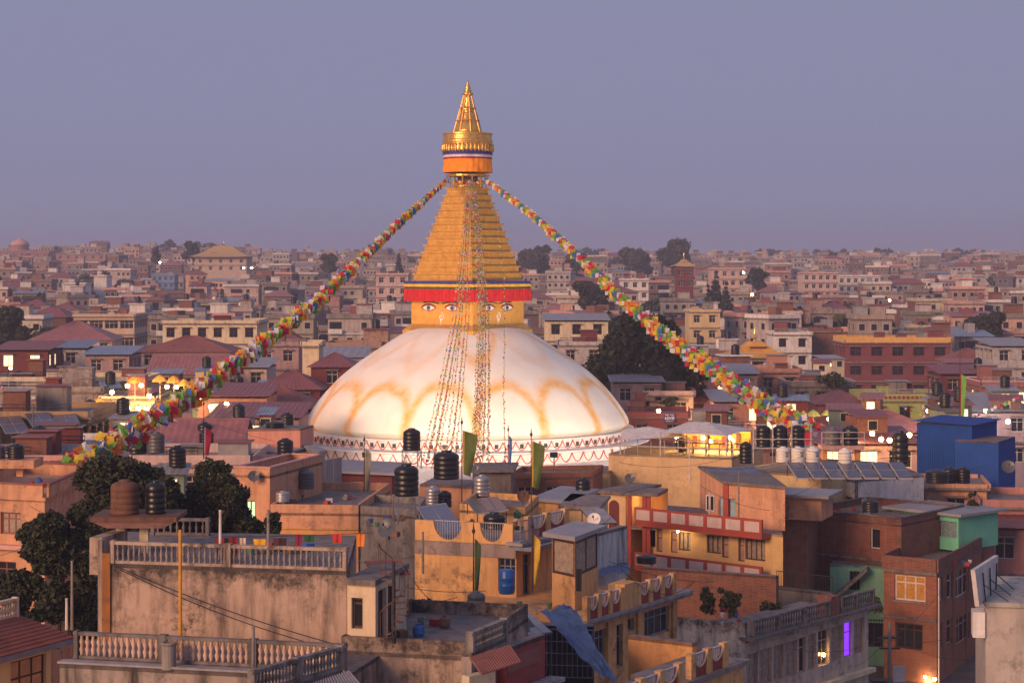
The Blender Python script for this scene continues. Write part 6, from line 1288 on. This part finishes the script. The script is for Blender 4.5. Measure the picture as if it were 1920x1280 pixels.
# ------------------------------------------------------------------ terraces with umbrellas and lamps
def umbrella(px, py, Y, wpx, label, mat):
    s = Y/FPX; p = W(px, py, Y); r = wpx*s/2; t = thing('parasol', label, 'parasol', p - Vector((0,0,1.9)), 0, 'parasols on terraces'); obj('canopy', MB().lathe([(r,1.75),(r*.8,1.95),(r*.4,2.25),(.03,2.4)], 10, cap=False), mat, t); obj('pole', MB().bar((0,0,0),(0,0,2.4),.03), M_WFRAME, t)
M_UMB = simple('yellow_canvas', (.70,.34,.06), .8); M_UMBG = simple('green_canvas', (.36,.40,.10), .8)
for i, (px, py, w) in enumerate(((253,714,32), (300,712,32), (326,714,32), (345,720,30), (185,756,34))): umbrella(px, py, 183, w, ['first','second','third','fourth','lowest'][i] + ' yellow parasol on the lit left terrace', M_UMB)
for i, (px, py, Y, w) in enumerate(((1525,777,196,30), (1554,775,196,30), (1820,768,198,34), (1872,768,198,32))): umbrella(px, py, Y, w, ['first','second','third','last'][i] + ' green and yellow parasol on the right-hand terraces', M_UMBG)
for i, (px, py, Y, e, m) in enumerate(((239,723,181,60,0),(265,722,181,0,0),(313,725,181,70,0),(331,725,181,0,0),(163,762,178,40,0),(181,763,178,0,0),(203,763,178,50,0),(240,764,178,0,0),(260,765,178,60,0),(275,766,178,0,0),(320,760,176,50,0),(425,757,172,60,0),(1272,768,203,50,0),(1326,771,203,60,0),(1307,713,212,40,0),(1347,751,204,0,0),(1554,785,194,50,0),(1786,768,186,90,1),(1848,770,186,90,1),(1652,823,156,60,0),(1668,825,156,0,0),(1395,720,220,30,0),(300,492,760,0,1),(457,502,700,0,1),(472,502,700,0,1),(1394,511,600,0,1),(1410,552,480,0,0),(1668,563,560,0,0),(416,822,150,40,1),(210,735,180,50,0),(280,742,178,50,0),(345,735,176,40,0),(372,748,174,40,0),(395,762,170,30,0),(455,800,158,40,0),(1235,770,190,40,0),(1420,770,190,40,0),(1480,800,170,40,0),(1600,815,160,50,0),(1635,812,158,60,0),(1705,815,156,40,0),(1740,770,188,40,0),(1890,790,170,50,1),(1500,752,200,30,0),(130,700,215,30,0),(20,690,228,30,0))):
    bulb(W(px,py,Y), .2 if Y < 400 else .35, ('white' if m else 'warm') + ' lamp glowing on a terrace, ' + where(px, py), M_BULBW if m else M_BULB, e*7, (1,.55,.2) if not m else (.95,.97,1))
for i, (a, b) in enumerate((((45,812),(0,775)), ((100,806),(52,768)), ((140,800),(105,772)))): quad_panel('solar_array', ['first','middle','last'][i] + ' grey solar array on the tan-eaved house, far left', [W(a[0]-35,a[1],146), W(a[0]+12,a[1]-3,146), W(b[0]+36,b[1]+2,150), W(b[0]-8,b[1]+5,150)], M_SOLAR, 'solar panel', M_ALU, 2, 2, .05, True, None, zof(800,146)-.8)

# ------------------------------------------------------------------ roof clutter: poles, shrubs, pots, small flag strings
ar_ = random.Random(91)
for k in range(46):
    px = ar_.uniform(20, 1900); Y = ar_.uniform(128, 260); py = COVER[int(px)] + 4
    if 575 < px < 1185 or py > 900 or py < 560: continue
    Y = max(128, min(260, 12.2*FPX/(py-HY))); h = ar_.uniform(1.6, 4.2); p = W(px, py, Y) - Vector((0,0,.4)); t = thing('antenna', ar_.choice(['thin iron mast', 'slim grey pole', 'rusty antenna mast']) + ' on a roof, ' + where(px, py), 'mast', p, ar_.uniform(0,3), 'roof masts')
    obj('mast', MB().bar((0,0,0),(0,0,h),.035,5,.02), ar_.choice([M_IRON, M_STEEL, M_RUST]), t)
    if k % 3 == 0: obj('aerial', MB().bar((-.5,0,h*.95),(.5,0,h*.95),.015).bar((-.35,0,h*.85),(.35,0,h*.85),.015), M_IRON, t)
for i, (px, py, Y, w, h, lab) in enumerate(((1325,1150,90,40,50,'green creeper shrub on the corner building terrace'),(1368,1158,88,46,60,'dark shrub in a pot on the corner building terrace'),(1440,1150,92,50,18,'low row of plants in a white trough on the terrace'),(1822,1000,121,26,90,'thin climbing plant beside the mint shed'),(1640,1150,108,36,34,'dry reddish creeper at the balustrade end'),(1255,770,205,30,26,'potted palm in the rooftop restaurant'),(1275,852,131,26,34,'small palm at the restaurant rail'),(800,1152,70,50,26,'row of potted plants on the ochre terrace'),(1560,722,230,60,16,'red flowering pots on the concrete terrace'))):
    tree(px, py-h, py, Y, w, lab, 200+i, 'bush', 900, .09 if Y < 140 else .2, M_LEAF2)
strand('short string of small prayer flags at the left edge', [(0,722),(30,736),(60,742),(85,746)], 172, 168, 1, .05, .05, .32, .34, 60, 41, jit=.1)
strand('short string of small prayer flags over the right-hand shops', [(1690,760),(1760,790),(1830,778),(1915,740)], 176, 172, 1, .05, .05, .3, .4, 60, 42, jit=.1)

hutr = random.Random(64); nh = 0; tries = 0
while nh < 80 and tries < 600:
    tries += 1; px = hutr.uniform(0, 1900); py = hutr.uniform(640, 880)
    if 560 < px < 1330 or (1345 < px < 1500 and py < 725) or (1580 < px < 1790 and py < 740) or (px > 1090 and px < 1725 and py > 775) or (px > 1700 and py > 770): continue
    if py < COVER[int(px)] + 6: continue
    Y = hutr.uniform(11.2, 13.2)*FPX/(py-HY); wpx = hutr.uniform(22, 60); w = wpx*Y/FPX; yaw = R(hutr.uniform(-18,18)); p = W(px, py, Y); h = hutr.uniform(1.4, 2.6); d = hutr.uniform(1.8, 3.2); nh += 1
    cn, mw_ = hutr.choice([('maroon', M_MAROON), ('grey', M_TINGREY), ('brick', M_BRICK_D), ('dusty pink', M_PINK), ('dark', M_CONC_D), ('pale', M_CREAM), ('mauve', M_MAUVE), ('greenish', plaster((.24,.30,.24), .3)), ('rust', M_RUST), ('blue', M_TINBLUE)]); rn, mr_ = hutr.choice([('grey', M_TINGREY), ('red', M_TINRED), ('dusty red', M_TINPINK), ('dark', M_CONC_D), ('pale blue', M_TINBLUE)])
    t = thing('roof_hut', '%s hut with %s sheet roof, %s' % (cn, rn, ('above the red tin roof' if px < 450 else ('beside the left strand' if px < 600 else ('under the right strand' if px < 1450 else 'around the lime building')))), 'hut', p - Vector((0,0,h)), yaw, 'small huts on the roofs')
    obj('wall', MB().box(-w/2, w/2, -d/2, d/2, -1.5, h-.25), mw_, t); corr(t, 'roof_sheet', [Vector((-w/2-.25,-d/2-.35,h-.22)), Vector((w/2+.25,-d/2-.35,h-.22)), Vector((w/2+.25,d/2+.2,h+.2)), Vector((-w/2-.25,d/2+.2,h+.2))], mr_, max(5, int(w/.4)), .03)
    for k in range(max(1, int(w/1.5))): x = -w/2 + w*(k+.5)/max(1, int(w/1.5)); o = obj('window', MB().box(x-.42, x+.42, -d/2-.05, -d/2-.003, h-1.35, h-.5), M_WFRAME, t); obj('pane', MB().box(x-.36, x+.36, -d/2-.07, -d/2-.052, h-1.29, h-.56), M_LIT if hutr.random() < .18 else M_GLASS, o)
    obj('rail', MB().bar((-w/2-.6,-d/2-1,-.4),(w/2+.6,-d/2-1,-.4),.03).bar((-w/2-.6,-d/2-1,-1.3),(-w/2-.6,-d/2-1,-.4),.03).bar((w/2+.6,-d/2-1,-1.3),(w/2+.6,-d/2-1,-.4),.03), hutr.choice([M_RAIL, M_IRON]), t)
    if hutr.random() < .45: tank(p + Vector((hutr.uniform(-.3,.3)*w, .2, .1)), 1.0, 1.2, '%s tank on a %s roof hut, %s' % (('black', M_TANK)[0], cn, 'left of the dome' if px < 880 else 'right of the dome'))
CL = [('bucket', 'plastic bucket', lambda: MB().lathe([(.13,0),(.17,.3),(.15,.3),(.12,.03)], 10)), ('crate', 'wooden crate', lambda: MB().box(-.25,.25,-.2,.2,0,.3)), ('flower_pot', 'clay flower pot', lambda: MB().lathe([(.11,0),(.17,.26),(.18,.3),(.14,.3)], 10)), ('sack', 'stuffed sack', lambda: MB().lathe([(.2,0),(.27,.15),(.25,.4),(.1,.5),(.12,.56)], 9)), ('brick_pile', 'pile of bricks', lambda: MB().box(-.4,.4,-.2,.2,0,.22).box(-.3,.25,-.18,.15,.222,.38)), ('plank', 'leaning plank', lambda: MB().hexa([(-.1,0,0),(.1,0,0),(.1,.06,0),(-.1,.06,0),(.5,.5,1.5),(.7,.5,1.5),(.7,.56,1.5),(.5,.56,1.5)]))]
clr = random.Random(31); CC = [('blue', (.03,.12,.40)), ('red', (.40,.04,.03)), ('grey', (.25,.24,.24)), ('brown', (.20,.10,.06)), ('white', (.62,.58,.55)), ('green', (.08,.22,.10))]
SPOT = [(420,640,60,62,13.32,'the weathered roof'),(700,860,58.5,61,11.12,'the stained block'),(800,1060,71.5,74,9.38,'the ochre terrace'),(1290,1400,87.5,92,6.22,'the corner building terrace'),(520,660,97,101,10.32,'the peach house roof'),(1690,1830,111.5,114,5.18,'the brick corner roof'),(1510,1640,117.5,121,7.23,'the upper brick roof'),(690,780,86,92,10.32,'the grey block roof'),(880,980,86,92,10.62,'the ochre solar roof'),(20,150,94.5,97,11.4,'the peach house at the edge'),]
for (x0, x1, y0, y1, z, nm) in SPOT:
    for k in range(6):
        a = CL[clr.randrange(5)]; c = clr.choice(CC); Y = clr.uniform(y0, y1); px = clr.uniform(x0, x1); o = obj(a[0], a[2](), simple('clutter_' + c[0], c[1], .7), None, ((px-960)/FPX*Y, Y, z), clr.uniform(0, 6)); o.scale = (.68, .68, .68); tag(o, '%s %s lying on %s' % (c[0], a[1], nm), a[1].split()[-1], 'loose things on the roofs', 'thing')
wr_ = random.Random(8)
for k in range(30):
    px = wr_.uniform(0, 1900); py = wr_.uniform(830, 1130); Y = 12.0*FPX/(py-HY)*wr_.uniform(.9,1.0); Y = max(60, min(150, Y)); a = W(px, py-wr_.uniform(10,40), Y); b = W(px + wr_.choice([-1,1])*wr_.uniform(90,300), py + wr_.uniform(-30,30), Y*wr_.uniform(.95,1.1))
    wire(a, b, wr_.uniform(.2,.7), 'thin black wire sagging over the roofs, ' + ('left of the stupa' if px < 700 else ('below the stupa' if px < 1150 else 'right of the stupa')), .011)
# ------------------------------------------------------------------ signs with weathered, unreadable lettering
def sign(px0, px1, py0, py1, Y, board, marks, label):
    s = Y/FPX; w, h = (px1-px0)*s, (py1-py0)*s; t = thing('sign_board', label, 'sign', W(px0, py1, Y), 0, 'shop signs'); obj('board', MB().box(0, w, 0, .06, 0, h), board, t)
    for (x0, x1, z0, z1, m) in marks: obj('mark', MB().box(w*x0, w*x1, -.02, -.002, h*z0, h*z1), m, t)
M_SW, M_SB, M_SR, M_SG, M_SP = simple('sign_white', (.70,.64,.66), .6), simple('sign_blue', (.05,.05,.26), .6), simple('sign_red', (.50,.03,.03), .6), simple('sign_green', (.04,.13,.10), .6), simple('sign_pink', (.62,.40,.38), .6)
sign(1245,1266,775,791,194.2,M_SB,[(.08,.22,.30,.62,M_SW),(.27,.42,.25,.66,M_SW),(.47,.60,.30,.60,M_SW),(.66,.92,.28,.68,M_SW),(.10,.45,.78,.92,M_SW),(.55,.9,.8,.92,M_SW),(.15,.85,.06,.14,M_SW)],'small blue banner with white marks on the dark red house')
sign(1352,1374,776,792,199.2,M_SG,[(.2+.16*k,.2+.16*k+.11,.42,.68,M_SW) for k in range(4)] + [(.2,.8,.2,.27,M_SW)],'green sign board with pale lettering under the flag strand')
sign(1729,1752,760,771,219.0,M_SW,[(.08+.15*k,.08+.15*k+.1,.25,.7,M_SP) for k in range(6)],'pinkish white shop sign on the lime building')
sign(1752.3,1775,760,771,219.0,M_SR,[(.06+.19*k,.06+.19*k+.1,.42,.66,M_SP) for k in range(5)] + [(.16+.2*k,.16+.2*k+.1,.12,.3,M_SP) for k in range(4)],'red shop sign with two rows of pale marks')
for o in [o for o in SC.objects if o.name.startswith('water_tank') and 'white' in o.get('label', '') and 'row below' in o['label']]:
    a = o.rotation_euler.z; r = .415
    for k, (zz, ww) in enumerate(((.62,.16),(.50,.10),(.40,.13))):
        th = -math.pi/2 + .55 - a
        obj('lettering', MB().box(-ww, ww, -.012, .01, zz-.028, zz+.028), simple('tank_print', (.06,.08,.22), .6), o, (r*math.cos(th), r*math.sin(th), 0), th + math.pi/2)
# ------------------------------------------------------------------ make labels single out one thing
ORD = 'first second third fourth fifth sixth seventh eighth ninth tenth eleventh twelfth thirteenth fourteenth fifteenth sixteenth seventeenth eighteenth nineteenth twentieth'.split()
def finish_labels():
    bpy.context.view_layer.update()
    tops = [o for o in SC.objects if o.parent is None and 'label' in o and o.get('kind') not in ('structure', 'stuff')]
    cnt = {}
    for o in tops: cnt.setdefault(o['label'], []).append(o)
    for lab, os_ in cnt.items():
        if len(os_) < 2: continue
        os_.sort(key=lambda o: o.matrix_world.translation.x / max(1, o.matrix_world.translation.y))
        w = lab.replace(' standing', '').split()[:13]
        for i, o in enumerate(os_): o['label'] = ' '.join(w) + (', the ' + ('left one' if i == 0 else 'right one') if len(os_) == 2 else ', ' + ORD[min(i, 19)] + ' from left')
finish_labels()
